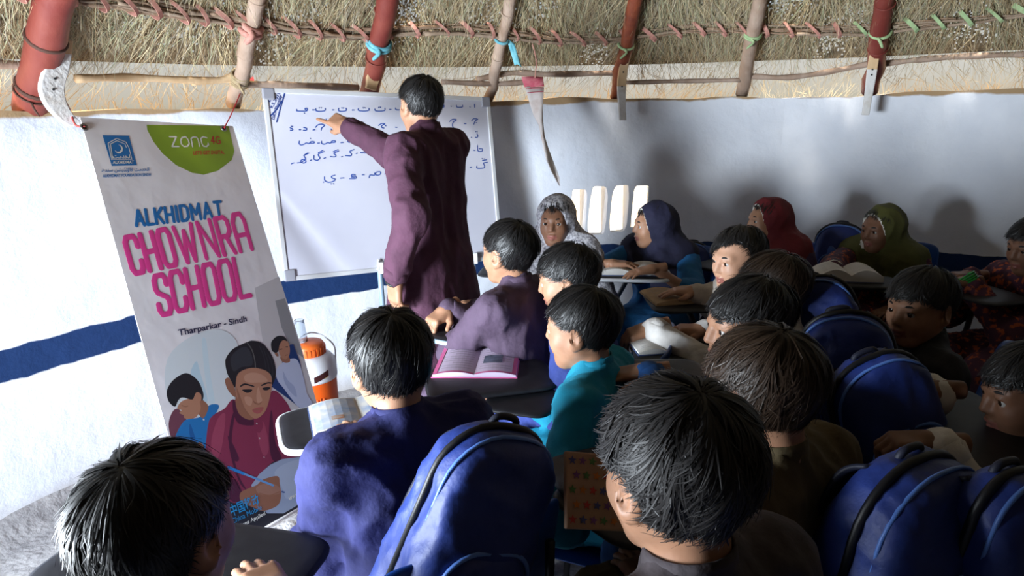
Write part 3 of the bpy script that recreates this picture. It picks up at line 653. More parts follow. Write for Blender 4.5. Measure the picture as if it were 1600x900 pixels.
WB.text('DATE', zt1(62, 158), zt1(104, 82), 5, 0.0015, M_INK2, e, 'handwriting', 0.02, vdir=(-5, -3.5)); WB.text('9.5.2019', zt1(78, 215), zt1(150, 82), 4, 0.0015, M_INK2, e, 'handwriting', 0.02, vdir=(-4, -2.6)); WB.text('DAY-Thursday', zt1(96, 305), zt1(160, 105), 4, 0.0015, M_INK2, e, 'handwriting', 0.02, vdir=(-4.4, -2))

# ---- banner
BP = para([(125, 183), (364, 197), (533, 757), (318, 880)], 2.52); BN = Face(BP)
e = empty('school_banner', (BP[2]+BP[3])/2*V(1, 1, 0)); BAN = e
tag(e, 'tall printed banner with pink lettering and a photo of a writing boy', 'banner')
mb = MB(); slab(mb, BP, BN.n, 0.0025)
mb.build('sheet', mat('banner_vinyl', (0.86, 0.83, 0.85), 0.45, (0.82, 0.79, 0.82), 2.5, 2, bump=0.25, bscale=1.6, spec=0.4, bdist=0.05), e)
def pm(name, c): return mat('print_'+name, c, 0.45)
pb, pk, pg, pw = pm('blue', (0.01, 0.16, 0.45)), pm('pink', (0.78, 0.055, 0.30)), pm('green', (0.23, 0.36, 0.025)), pm('white', (0.75, 0.75, 0.72)); pn = pm('navy', (0.02, 0.02, 0.07)); prd = pm('red', (0.50, 0.03, 0.03)); pcy = pm('sky', (0.02, 0.30, 0.65))
mb = MB(); BN.poly(mb, [(229, 195), (357, 197), (366, 236), (362, 250), (340, 267), (318, 273), (300, 270), (275, 258), (254, 240), (240, 222), (230, 203)], 0.0005, False); mb.build('green_patch', pg, e)
k8 = lambda L: [(120+0.1625*x, 180+0.1626*y) for x, y in L]                 # from the enlarged view of the banner head
def strokes(name, LL, wid, up, m, f_=k8, smooth=False):
    mb = MB()
    for i, L in enumerate(LL): BN.stroke(mb, f_(L), wid, up, smooth)
    return mb.build(name, m, e)
strokes('lettering', [[(890, 208), (955, 208), (915, 302), (980, 302)], [(1012, 215), (1046, 208), (1072, 240), (1080, 275), (1062, 300), (1030, 303), (1004, 280), (998, 240), (1012, 215)], [(1112, 305), (1098, 225), (1120, 210), (1150, 212), (1166, 235), (1180, 300)], [(1250, 218), (1215, 208), (1192, 225), (1200, 270), (1215, 298), (1245, 303), (1265, 285), (1262, 270)]], 0.0062, 0.0010, pw, smooth=False)
strokes('lettering', [[(1310, 205), (1292, 252), (1328, 252)], [(1310, 205), (1316, 275)], [(1372, 215), (1350, 206), (1338, 222), (1340, 260), (1356, 275), (1378, 270), (1376, 245), (1360, 245)]], 0.0048, 0.0010, prd)
BN.text("LET'S GET DIGITAL", *k8([(1120, 380), (1420, 372)]), 5.4, 0.0010, prd, e, bold=0.02)
mb = MB(); BN.poly(mb, k8([(246, 192), (500, 197), (578, 482), (336, 488)]), 0.0005, False); mb.build('logo_square', pb, e)
strokes('logo_house', [[(335, 430), (300, 270), (382, 224), (470, 258), (492, 300)], [(345, 425), (322, 278), (385, 246), (462, 278), (475, 310)], [(330, 425), (530, 425)], [(498, 305), (528, 425)]], 0.003, 0.0010, pw)
mb = MB(); BN.poly(mb, k8([(395, 282), (425, 290), (442, 315), (440, 345), (420, 366), (395, 368), (372, 352), (365, 338), (385, 352), (410, 350), (426, 330), (424, 308), (410, 292)]), 0.0010, False); mb.build('logo_crescent', pw, e)
R_ = lambda *c: ''.join(chr(x) for x in reversed(c))
khid = (0xFE8D, 0xFEDF, 0xFEA8, 0xFEAA, 0xFEE3, 0xFE96); fnd = (0xFED3, 0xFE8E, 0xFE85, 0xFEE7, 0xFB89, 0xFBFE, 0xFEB8, 0xFEE6); sindh = (0xFEB3, 0xFEE8, 0xFEAA, 0xFBAA)
BN.text(R_(*khid), *k8([(345, 415), (522, 415)]), 6.0, 0.0010, pw, e, bold=0.02)
BN.text('ALKHIDMAT', *k8([(344, 468), (548, 464)]), 4.6, 0.0010, pw, e, bold=0.03)
BN.text(R_(*khid, 32, *fnd, 32, *sindh), *k8([(235, 545), (695, 535)]), 5.5, 0.0010, pb, e, bold=0.02)
BN.text('ALKHIDMAT FOUNDATION SINDH', *k8([(248, 598), (712, 584)]), 4.4, 0.0010, pb, e, bold=0.03)
# condensed poster capitals drawn with a broad pen: unit box 1 x 1, pen moves
CAPS = {'C': [[(1, .70), (1, .86), (.8, 1), (.2, 1), (0, .86), (0, .14), (.2, 0), (.8, 0), (1, .14), (1, .30)]], 'H': [[(0, 0), (0, 1)], [(1, 0), (1, 1)], [(0, .5), (1, .5)]],
        'O': [[(.2, 0), (0, .14), (0, .86), (.2, 1), (.8, 1), (1, .86), (1, .14), (.8, 0), (.2, 0)]], 'W': [[(0, 1), (.27, 0), (.5, .85), (.73, 0), (1, 1)]], 'N': [[(0, 0), (0, 1), (1, 0), (1, 1)]],
        'R': [[(0, 0), (0, 1), (.75, 1), (1, .88), (1, .6), (.75, .48), (0, .48)], [(.55, .48), (1, 0)]], 'A': [[(0, 0), (0, .80), (.25, 1), (.75, 1), (1, .80), (1, 0)], [(0, .42), (1, .42)]],
        'S': [[(1, .74), (1, .88), (.8, 1), (.2, 1), (0, .88), (0, .66), (.15, .56), (.85, .42), (1, .32), (1, .13), (.8, 0), (.2, 0), (0, .13), (0, .27)]], 'L': [[(0, 1), (0, 0), (1, 0)]], 'K': [[(0, 0), (0, 1)], [(1, 1), (.08, .45)], [(.3, .58), (1, 0)]], 'I': [[(.5, 0), (.5, 1)]], 'D': [[(0, 0), (0, 1), (.6, 1), (1, .8), (1, .2), (.6, 0), (0, 0)]],
        'M': [[(0, 0), (0, 1), (.5, .35), (1, 1), (1, 0)]], 'T': [[(0, 1), (1, 1)], [(.5, 1), (.5, 0)]], 'a': [[(0, 0), (.5, 1), (1, 0)], [(.2, .33), (.8, .33)]]}
def poster(word, bl, br, tl, pen, widths, sp=0.24, m=None):
    tot = sum(widths)+sp*(len(word)-1)*np.mean(widths); x = 0; a, b, c = V(*bl), V(*br), V(*tl); segs = []
    loc = lambda q: (lambda d: V(d@BN.u, d@BN.v, 0))(BN.at(q[0], q[1])-BP[0])
    for ch, w_ in zip(word, widths):
        r = pen/2*(.86 if ch in 'WN' else 1)
        for L in CAPS[ch]:
            P_ = [loc(a+(b-a)*((x+w_*(0.1+0.8*q[0]))/tot)+(c-a)*(0.07+0.86*q[1])) for q in L]; segs += [(P_[i], P_[i+1], r) for i in range(len(P_)-1)]
        x += w_+sp*np.mean(widths)
    A = np.array([q for sg in segs for q in sg[:2]]); g = SDF(A.min(0)-.02, A.max(0)+.02, .0022)
    for p, q, r in segs: g.cap(p, q, r, k=.0008)
    v, f = g.mesh(); v = relax(v, f, 1, .3)
    return mesh('lettering', BP[0]+np.outer(v[:, 0], BN.u)+np.outer(v[:, 1], BN.v)+np.outer(v[:, 2]*.03+.0006, BN.n), f, m or pk, e, False)
poster('CHOWNRA', (208, 433), (397, 393), (190, 368), 0.0215, [1, 1.05, 1, 1.6, 1.15, 1, 1.05], .16)
poster('SCHOOL', (250, 498), (394, 466), (236, 428), 0.0215, [1, 1, 1.05, 1, 1, .85], .16)
poster('aLKHIDMaT', (212, 355), (350, 340), (207.5, 328), 0.0135, [1.25, .9, 1.1, 1.1, .35, 1.1, 1.3, 1.25, 1.1], .22, pb)
BN.text('Tharparkar - Sindh', (279, 525), (386, 502), 9.5, 0.0010, pn, e, bold=0.02, vdir=(-1.5, -9.5))
# printed photograph
z4 = lambda L: [(240+0.2222*x, 520+0.2222*y) for x, y in L]
z5 = lambda L: [(340+0.2334*x, 640+0.2334*y) for x, y in L]
z6 = lambda L: [(410+0.1777*x, 480+0.1777*y) for x, y in L]
PC = {}; order = []
class Pic(MB): pass
pic = Pic(); pmats = []; lay = [0.0005]
def pp(col, pts, smooth=True):
    key = tuple(col)
    if key not in PC: PC[key] = len(pmats); pmats.append(pm('photo_%d' % len(pmats), col))
    pic.cur = PC[key]; lay[0] += 0.000014; BN.poly(pic, pts, lay[0], smooth)
def ps(col, pts, wid, smooth=True):
    key = tuple(col)
    if key not in PC: PC[key] = len(pmats); pmats.append(pm('photo_%d' % len(pmats), col))
    pic.cur = PC[key]; lay[0] += 0.000014; BN.stroke(pic, pts, wid, lay[0], smooth)
SK, SK2, SK3, HR, HR2 = (0.42, 0.20, 0.125), (0.30, 0.13, 0.08), (0.52, 0.28, 0.19), (0.012, 0.013, 0.018), (0.03, 0.035, 0.045)
pp((0.60, 0.58, 0.60), [(398, 450), (436, 432), (448, 470), (470, 540), (498, 640), (440, 640), (415, 560), (405, 500)], False)
pp((0.30, 0.30, 0.32), [(430, 470), (445, 466), (462, 520), (475, 560), (455, 545), (440, 512)], False)
pp((0.68, 0.74, 0.78), [(262, 560), (300, 525), (345, 515), (372, 540), (366, 600), (362, 640), (300, 650), (262, 620)])
pp((0.50, 0.66, 0.76), z4([(260, 290), (300, 200), (330, 290), (380, 470), (340, 480), (320, 360)]))
pp((0.60, 0.73, 0.80), z4([(340, 60), (370, 60), (400, 300), (430, 490), (395, 500), (360, 300)]))
pp((0.16, 0.05, 0.08), z4([(105, 640), (130, 560), (170, 535), (230, 600), (200, 680), (150, 740), (120, 730)]))
pp((0.015, 0.17, 0.46), z4([(145, 745), (185, 660), (230, 610), (330, 590), (390, 510), (460, 512), (420, 600), (385, 660), (365, 850), (300, 790), (220, 775), (150, 752)]))
pp((0.010, 0.10, 0.32), z4([(255, 640), (280, 700), (300, 780), (270, 770), (250, 700)]))
pp(SK2, z4([(300, 470), (340, 470), (385, 520), (350, 600), (310, 560)]))
pp(SK, z4([(165, 530), (200, 480), (280, 460), (320, 480), (330, 540), (300, 590), (260, 605), (215, 600), (210, 580), (180, 565), (195, 545)]))
pp(HR, z4([(92, 440), (98, 390), (140, 330), (215, 285), (270, 300), (320, 350), (350, 430), (340, 480), (318, 420), (290, 440), (270, 470), (200, 455), (170, 480), (150, 520), (110, 490)]))
pp(SK, z4([(282, 460), (300, 420), (330, 430), (335, 470), (310, 495), (290, 485)])); ps(SK2, z4([(200, 512), (225, 520), (240, 515)]), 0.004)
pp(SK2, z4([(300, 790), (320, 770), (350, 790), (345, 820), (315, 815)])); ps((0.70, 0.72, 0.75), z4([(350, 610), (353, 612)]), 0.006)
# main boy: shirt, neck, ear, face, hair
MR, MR2, MR3 = (0.235, 0.030, 0.075), (0.075, 0.012, 0.040), (0.33, 0.055, 0.11)
pp((0.02, 0.02, 0.03), [(318, 770), (350, 755), (480, 690), (533, 752), (402, 833), (352, 860), (330, 810)], False)
pp(MR, [(364, 624), (351, 638), (333, 649), (325, 664), (321, 712), (330, 735), (345, 760), (356, 782), (378, 784), (398, 760), (412, 735), (430, 720), (452, 716), (478, 711), (485, 700), (470, 672), (458, 650), (447, 628), (426, 610), (405, 640), (385, 636)])
pp(MR2, [(368, 640), (362, 690), (372, 740), (385, 765), (372, 750), (358, 700), (360, 660)]); pp(MR2, [(424, 640), (430, 690), (440, 716), (425, 718), (420, 680)]); pp(MR3, [(340, 655), (352, 648), (346, 700), (335, 720), (330, 690)]); pp(MR3, [(402, 665), (412, 660), (420, 700), (412, 712), (404, 690)]); pp(MR2, z4([(520, 720), (600, 880), (560, 890)]))
pp(MR2, z5([(60, 480), (120, 470), (165, 560), (150, 620), (80, 600)]))
pp(MR2, z4([(560, 470), (620, 560), (700, 610), (705, 650), (600, 640), (560, 560)])); pp(MR, z4([(705, 620), (740, 600), (770, 640), (750, 700), (720, 690)]))
pp(SK2, z4([(585, 440), (620, 520), (700, 600), (660, 610), (600, 570), (575, 490)]))
pp(SK2, z4([(502, 330), (525, 316), (548, 345), (568, 390), (582, 445), (560, 447), (528, 412), (508, 372)]))
pp(SK, z4([(578, 330), (600, 280), (660, 248), (720, 243), (790, 262), (826, 310), (830, 380), (815, 460), (790, 540), (752, 588), (715, 604), (690, 592), (640, 552), (600, 482), (578, 430)]))
pp(SK3, z4([(640, 300), (700, 280), (770, 300), (800, 340), (740, 350), (650, 345)])); pp(SK3, z4([(735, 380), (752, 440), (762, 478), (730, 492), (722, 440)])); pp(SK3, z4([(640, 450), (690, 460), (685, 510), (650, 500)])); pp(SK2, z4([(700, 478), (735, 498), (762, 482), (745, 505), (712, 500)])); pp(SK2, z4([(582, 380), (605, 440), (640, 530), (680, 585), (630, 545), (595, 470)]))
pp(HR, z4([(608, 372), (640, 356), (702, 372), (700, 380), (645, 368), (612, 380)])); pp(HR, z4([(756, 366), (800, 348), (828, 350), (826, 358), (800, 358), (762, 374)]))
pp(HR, z4([(622, 402), (655, 398), (692, 400), (680, 418), (650, 422)])); pp(HR, z4([(764, 390), (795, 382), (820, 386), (805, 402), (778, 404)]))
pp((0.40, 0.10, 0.10), z4([(694, 540), (730, 526), (772, 524), (758, 556), (728, 570), (702, 558)])); ps(SK2, z4([(698, 542), (735, 540), (770, 526)]), 0.003)
pp(HR, z4([(503, 215), (512, 170), (560, 112), (650, 68), (700, 56), (770, 80), (830, 160), (858, 260), (850, 350), (832, 370), (828, 305), (790, 268), (742, 252), (712, 247), (660, 252), (606, 276), (582, 312), (572, 385), (545, 340), (516, 285)]))
pp(HR2, z4([(540, 180), (590, 120), (650, 100), (690, 160), (690, 230), (620, 240), (560, 270)])); ps((0.10, 0.10, 0.10), z4([(655, 68), (690, 120), (710, 190), (715, 245)]), 0.005)
for q in ((770, 110, 800, 200, 815, 280), (740, 90, 775, 170, 790, 255), (800, 140, 830, 220, 838, 300)): ps(HR2, z4([q[0:2], q[2:4], q[4:6]]), 0.003)
for y_ in (638, 740): ps((0.60, 0.50, 0.52), z4([(723 if y_ < 700 else 742, y_), (726 if y_ < 700 else 744, y_+2)]), 0.006)
ps((0.45, 0.25, 0.30), z5([(308, 318), (311, 320)]), 0.006)
# boy in pale blue behind
pp((0.01, 0.04, 0.16), z6([(80, 700), (240, 330), (270, 325), (330, 480), (360, 700), (440, 860), (330, 890), (220, 800)]), False)
pp((0.50, 0.56, 0.74), z6([(120, 560), (160, 500), (240, 455), (310, 470), (360, 620), (390, 760), (440, 855), (330, 885), (250, 800), (190, 720), (130, 640)]))
pp((0.36, 0.42, 0.62), z6([(180, 560), (220, 640), (280, 700), (300, 790), (240, 740), (190, 650)])); pp(SK2, z6([(160, 430), (230, 440), (240, 480), (200, 490), (165, 470)]))
pp(SK, z6([(140, 330), (180, 285), (220, 300), (240, 360), (235, 420), (205, 460), (165, 440), (145, 400)])); pp(SK2, z6([(105, 400), (125, 400), (140, 430), (120, 430)]))
pp(HR, z6([(75, 350), (80, 300), (130, 255), (190, 260), (218, 300), (180, 290), (150, 330), (140, 380), (120, 400), (88, 390)])); ps(HR, z6([(150, 372), (172, 368)]), 0.004); ps(HR, z6([(205, 350), (222, 350)]), 0.004); ps(SK2, z6([(200, 425), (222, 418)]), 0.004)
# writing paper, hand, pen
pp((0.33, 0.40, 0.56), z5([(225, 505), (280, 430), (350, 370), (430, 332), (540, 318), (640, 308), (620, 450), (560, 625), (440, 695), (330, 695), (240, 600)]), False)
pp((0.40, 0.47, 0.62), z5([(380, 420), (480, 350), (600, 340), (590, 480), (470, 600), (430, 520)]))
pp(SK2, z5([(150, 560), (200, 530), (260, 505), (300, 470), (380, 446), (410, 455), (415, 500), (424, 560), (415, 620), (380, 655), (300, 680), (250, 660), (160, 620)])); pp((0.36, 0.18, 0.13), z5([(260, 520), (340, 490), (410, 520), (415, 560), (330, 575), (270, 560)])); ps(SK2, z5([(270, 590), (340, 605), (410, 585)]), 0.004); ps(SK2, z5([(280, 560), (345, 575), (415, 550)]), 0.004)
ps((0.02, 0.22, 0.62), z5([(72, 388), (180, 432)]), 0.011, False); ps((0.14, 0.34, 0.68), z5([(180, 432), (370, 508)]), 0.008, False); ps((0.05, 0.1, 0.3), z5([(430, 550), (445, 554)]), 0.006); pp(SK2, z5([(612, 270), (640, 240), (660, 270), (635, 318), (615, 300)]))
o = pic.build('printed_photograph', pmats, e)
BN.text('中国移动', *z5([(92, 712), (280, 625)]), 12, 0.0024, pcy, e, vdir=(-4, -13), bold=0.01); BN.text('China Mobile', *z5([(95, 768), (295, 668)]), 7.5, 0.0024, pcy, e, vdir=(-2, -8)); BN.text('Conditions Applied', *z5([(60, 838), (318, 705)]), 6, 0.0024, pw, e, vdir=(-1.5, -6), bold=0.02); BN.text('www.alkhidmatsindh.org', *z5([(475, 610), (770, 458)]), 6.5, 0.0024, pw, e, vdir=(-1.5, -7), bold=0.02)
for (x, y) in ((131, 199), (349, 201)):                                     # eyelets and the strings that hold it up
    mb = MB(); c = BN.at(x, y, 0.002); a, b = BN.u, BN.v; mb.tube([c+0.011*(math.cos(t)*a+math.sin(t)*b) for t in np.linspace(0, 6.283, 17)], 0.004, 6, False); mb.build('eyelet', mat('brass_eyelet', (0.25, 0.24, 0.22), 0.35, metal=0.9), e, True)
    mb = MB(); mb.add([c+0.008*(math.cos(t)*a+math.sin(t)*b)+BN.n*0.0005 for t in np.linspace(0, 6.283, 13)[:-1]], [tuple(range(12))]); mb.build('eyelet_hole', M_NAIL, e)
bq = RAF[0][0]; d1 = (BN.at(131, 199)-CAM)@FW; d2 = (BN.at(349, 201)-CAM)@FW
o = MB().tube(catmull([BN.at(131, 199, 0.006), U(118, 195, d1+0.03), U(108, 170, d1+0.08), U(98, 150, d1+0.14), U(97, 145, d1+0.2)], 5), 0.004, 6).build('banner_string', mat('pinkish_cord', (0.5, 0.08, 0.07), 0.8), e, True)
o = MB().tube(catmull([BN.at(349, 201, 0.006), U(363, 175, d2+0.08), U(378, 140, d2+0.2), U(386, 126, d2+0.3)], 5), 0.0028, 6).build('banner_string', M_REDSTR, e, True)
mb = MB(); q = [U(386, 126, d2+0.3), U(396, 120, d2+0.3), U(399, 134, d2+0.3), U(388, 138, d2+0.29)]; mb.add(q, [(0, 1, 2, 3)]); o = mb.build('cloth_scrap', M_REDSTR, e); o.modifiers.new('s', 'SOLIDIFY').thickness = 0.004
# rolled hem along the foot
mb = MB(); mb.tube([BP[3]+BN.n*0.004, BP[2]+BN.n*0.004], 0.006, 8); mb.build('hem', mat('banner_vinyl', (0.7, 0.7, 0.7)), e, True)

# ---- whitewashed mud ledge at the foot of the banner
a, b = at_z(395, 852, 0.06), at_z(560, 755, 0.06); t = nrm(b-a); s_ = nrm(V(t[1], -t[0], 0)); a -= s_*0.0; vs = []; N_ = 24
for i in range(N_+1):
    c = a+(b-a)*i/N_; j = 0.012*math.sin(i*0.4)+0.003*math.sin(i*1.1)
    for (w_, z_) in ((0.0, -0.01), (0.0, 0.085+j*0.4), (0.03, 0.10+j*0.5), (0.085+j, 0.085+j*0.5), (0.125+j, 0.045), (0.155+j, -0.01)): vs.append(V(c[0]+s_[0]*w_, c[1]+s_[1]*w_, z_))
mb = MB(); mb.add(vs, [(i*6+j, i*6+j+1, i*6+j+7, i*6+j+6) for i in range(N_) for j in range(5)]+[tuple(range(6)), tuple(N_*6+j for j in range(5, -1, -1))])
o = mb.build('mud_ledge', mat('scuffed_whitewash', (0.62, 0.61, 0.63), 0.85, (0.16, 0.11, 0.08), 16, 8, 0.42, 0.62, bump=0.6, bscale=60), None, True); tag(o, 'low scuffed whitewashed mud ledge along the foot of the banner', 'ledge')

# ---- water cooler
c0 = U(488, 600, 3.24); c0[2] = 0; e = empty('water_cooler', c0); tag(e, 'orange and white insulated water cooler standing behind the banner', 'water cooler')
M_OR = mat('orange_plastic', (0.72, 0.10, 0.008), 0.3, coat=0.2); M_WP = mat('white_plastic', (0.72, 0.73, 0.76), 0.3); M_OR2 = mat('orange_lid_plastic', (0.75, 0.14, 0.02), 0.4)
mb = MB(); mb.lathe(c0, [(0.085, 0.0), (0.092, 0.01), (0.094, 0.10), (0.097, 0.30), (0.098, 0.305)], 36); mb.build('body', M_OR, e, True)
mb = MB(); mb.lathe(c0, [(0.099, 0.302), (0.101, 0.31), (0.101, 0.352), (0.097, 0.375), (0.082, 0.395), (0.066, 0.402)], 36); sh = mb.build('shoulder', M_WP, e, True)
mb = MB(); mb.lathe(c0+V(0, 0, 0.398), [(0.062, 0), (0.063, 0.004), (0.062, 0.040), (0.055, 0.05), (0.02, 0.053)], 40); lid = mb.build('lid', M_OR2, e, True)
for k in range(26):
    t = 2*math.pi*k/26; mb = MB(); mb.box(c0+V(0.0635*math.cos(t), 0.0635*math.sin(t), 0.418), (0.002, 0.0035, 0.014), rotz(t)); mb.build('grip_rib', M_OR2, lid)
vd = nrm((CAM-c0)*V(1, 1, 0)); sd_ = V(vd[1], -vd[0], 0); sd_ = sd_ if sd_@RT > 0 else -sd_
def oncyl(x, z, r): t = x/r; return c0+vd*(r*math.cos(t))+sd_*(r*math.sin(t))+V(0, 0, z)
vs = [oncyl(0.008+0.06*i/6, z_+0.018*i/6, 0.1025) for i in range(7) for z_ in (0.312, 0.336)]; mb = MB(); mb.add(vs, [(2*i, 2*i+1, 2*i+3, 2*i+2) for i in range(6)]); lb = mb.build('sticker', mat('dark_sticker', (0.05, 0.012, 0.012), 0.4), e); lb.modifiers.new('s', 'SOLIDIFY').thickness = 0.001
vs = [oncyl(0.05+0.018*i/3, 0.322+z_+0.006*i/3, 0.1032) for i in range(4) for z_ in (0, 0.022)]; mb = MB(); mb.add(vs, [(2*i, 2*i+1, 2*i+3, 2*i+2) for i in range(3)]); mb.build('sticker_edge', mat('gold_sticker', (0.6, 0.42, 0.05), 0.3), lb)
em = MB()
for L in ([(-.030, .245), (-.042, .252), (-.052, .240), (-.050, .222), (-.036, .218), (-.030, .230), (-.038, .230)], [(-.018, .238), (-.024, .228), (-.016, .220), (-.008, .228), (-.014, .238), (-.018, .238)], [(.000, .240), (.000, .224), (.010, .222), (.014, .240)], [(.014, .240), (.016, .224)], [(.026, .244), (.024, .226), (.036, .226), (.038, .242)]):
    em.tube(catmull([oncyl(x, z, 0.0985) for x, z in L], 3), 0.0022, 5)
em.build('raised_lettering', M_OR, e, True)
mb = MB(); q = oncyl(0.02, 0.055, 0.095); R2 = frame(vd); mb.lathe(q, [(0.012, -0.005), (0.012, 0.02), (0.008, 0.026)], 14, np.stack([sd_, V(0, 0, 1), vd], 1)); mb.tube([q+vd*0.018, q+vd*0.03+V(0, 0, -0.012), q+vd*0.032+V(0, 0, -0.03)], 0.008, 10); mb.box(q+vd*0.022+V(0, 0, 0.014), (0.005, 0.005, 0.008)); mb.tube([q+vd*0.022+V(0, 0, 0.02)-sd_*0.014, q+vd*0.022+V(0, 0, 0.02)+sd_*0.014], 0.005, 8); mb.build('tap', M_WP, e, True)
mb = MB(); mb.tube(catmull([c0+sd_*0.098+V(0, 0, 0.35), c0+sd_*0.085+V(0, 0.03, 0.42), c0+sd_*0.0+V(0, 0.05, 0.47), c0-sd_*0.085+V(0, 0.03, 0.42), c0-sd_*0.098+V(0, 0, 0.35)], 5), 0.003, 6); mb.build('carry_handle', M_WP, e, True)
e.scale = (1.2, 1.2, 1.2)
g = c0+1.2*V(-0.025, 0, 0.452); M_GL = mat('clear_plastic', (0.85, 0.9, 0.95), 0.05, trans=0.9)
mb = MB(); mb.lathe(g, [(0.030, 0), (0.028, 0.03), (0.022, 0.10), (0.024, 0.104), (0.020, 0.106), (0.0195, 0.100), (0.026, 0.03), (0.027, 0.004), (0.001, 0.003)], 22); o = mb.build('drinking_glass', M_GL, None, True); tag(o, 'clear drinking glass upside down on the orange cooler lid', 'glass')
mb = MB(); mb.tube(catmull([hit_wall(515, 560, RAD-0.005), hit_wall(530, 552, RAD-0.004), hit_wall(545, 538, RAD-0.004), hit_wall(560, 520, RAD-0.004)], 5), 0.003, 5); o = mb.build('wall_wire', mat('dark_wire', (0.03, 0.03, 0.05), 0.5), None, True); tag(o, 'thin dark wire running up the wall right of the cooler', 'wire')
# ================================================================== people
def skin(n, c, c2): return mat('skin_'+n, c, 0.5, c2, 30, 4, spec=0.35, sss=0.06, bump=0.08, bscale=300, bdist=0.002)
M_SKIN = {'tan': skin('tan', (0.36, 0.19, 0.115), (0.31, 0.155, 0.09)), 'dark': skin('dark', (0.20, 0.095, 0.055), (0.165, 0.075, 0.042)), 'fair': skin('fair', (0.41, 0.225, 0.145), (0.37, 0.20, 0.125))}
M_LIP = mat('lips', (0.25, 0.09, 0.07), 0.4); M_EYEW = mat('eye_white', (0.40, 0.38, 0.36), 0.3); M_IRIS = mat('eye_iris', (0.015, 0.008, 0.005), 0.1); M_BROW = mat('eyebrow_hair', (0.012, 0.009, 0.008), 0.7)
def hairmat(n, c, r=0.36): return mat('hair_'+n, c, r+.12, spec=0.4)
M_HAIR = {'black': hairmat('black', (0.010, 0.009, 0.009)), 'brown': hairmat('brown', (0.030, 0.017, 0.010)), 'soft': hairmat('soft', (0.016, 0.014, 0.014), 0.45)}
def cloth(n, c, k=1.25, rough=0.85, sheen=0.0): return mat('cloth_'+n, c, rough, tuple(min(1, x*k) for x in c), 18, 4, bump=0.45, bscale=26, sheen=sheen, bdist=0.012)

def head_canon():
    g = SDF((-.10, -.13, -.20), (.10, .12, .125), 0.0042)
    g.ell((0, -.012, .030), (.072, .090, .078), k=.02)
    g.ell((0, .022, -.028), (.057, .066, .078), k=.04)
    g.ell((0, .056, -.088), (.019, .017, .016), k=.03)
    for s in (-1, 1):
        g.cap((s*.050, -.004, -.040), (s*.018, .050, -.088), .016, .016, k=.03)
        g.ell((s*.034, .054, -.030), (.022, .020, .024), k=.03)
        g.cap((s*.010, .079, .021), (s*.040, .066, .022), .009, .008, k=.02)
    for s in (-1, 1): g.ell((s*.0305, .091, .002), (.016, .015, .0105), k=.012, neg=True)
    g.chain([(0, .080, .014), (0, .090, -.008), (0, .0965, -.024)], [.0075, .0088, .0108], k=.010)
    for s in (-1, 1):
        g.ell((s*.0105, .087, -.028), (.0075, .009, .0065), k=.008)
        g.ell((s*.0055, .094, -.0355), (.0032, .005, .0035), k=.004, neg=True)
        g.chain([(s*.017, .0785, .004), (s*.025, .0840, .0108), (s*.034, .0820, .0112), (s*.045, .071, .0045)], [.003, .0040, .0040, .003], k=.005)     # upper lid
        g.chain([(s*.018, .078, -.001), (s*.030, .0800, -.0085), (s*.044, .071, -.002)], [.003, .0035, .003], k=.006)
    g.chain([(-.022, .074, -.0575), (-.008, .086, -.0535), (0, .0865, -.0550), (.008, .086, -.0535), (.022, .074, -.0575)], [.003, .0058, .0052, .0058, .003], k=.006)
    g.chain([(-.019, .0745, -.0605), (0, .0845, -.0675), (.019, .0745, -.0605)], [.003, .0068, .003], k=.006)
    g.ell((0, .0925, -.0605), (.016, .006, .0016), k=.003, neg=True)
    for s in (-1, 1):
        R = rotz(-s*.45)@rotx(-.2)
        g.ell((s*.0765, -.012, -.004), (.0075, .021, .032), R, k=.008); g.ell((s*.083, -.006, .000), (.006, .012, .020), R, k=.006, neg=True); g.ell((s*.074, -.002, -.030), (.006, .008, .010), k=.008)
    g.chain([(0, -.022, -.040), (0, -.030, -.105), (0, -.038, -.185)], [.044, .039, .043], k=.03)
    v, f = g.mesh(); v = relax(v, f, 1, .35); c = v[f].mean(1)
    lip = (np.abs(c[:, 0]) < .022) & (c[:, 1] > .076) & (c[:, 2] < -.0505+.0) & (c[:, 2] > -.0735)
    return v, f, lip.astype(int)
HEADV, HEADF, HEADM = head_canon()

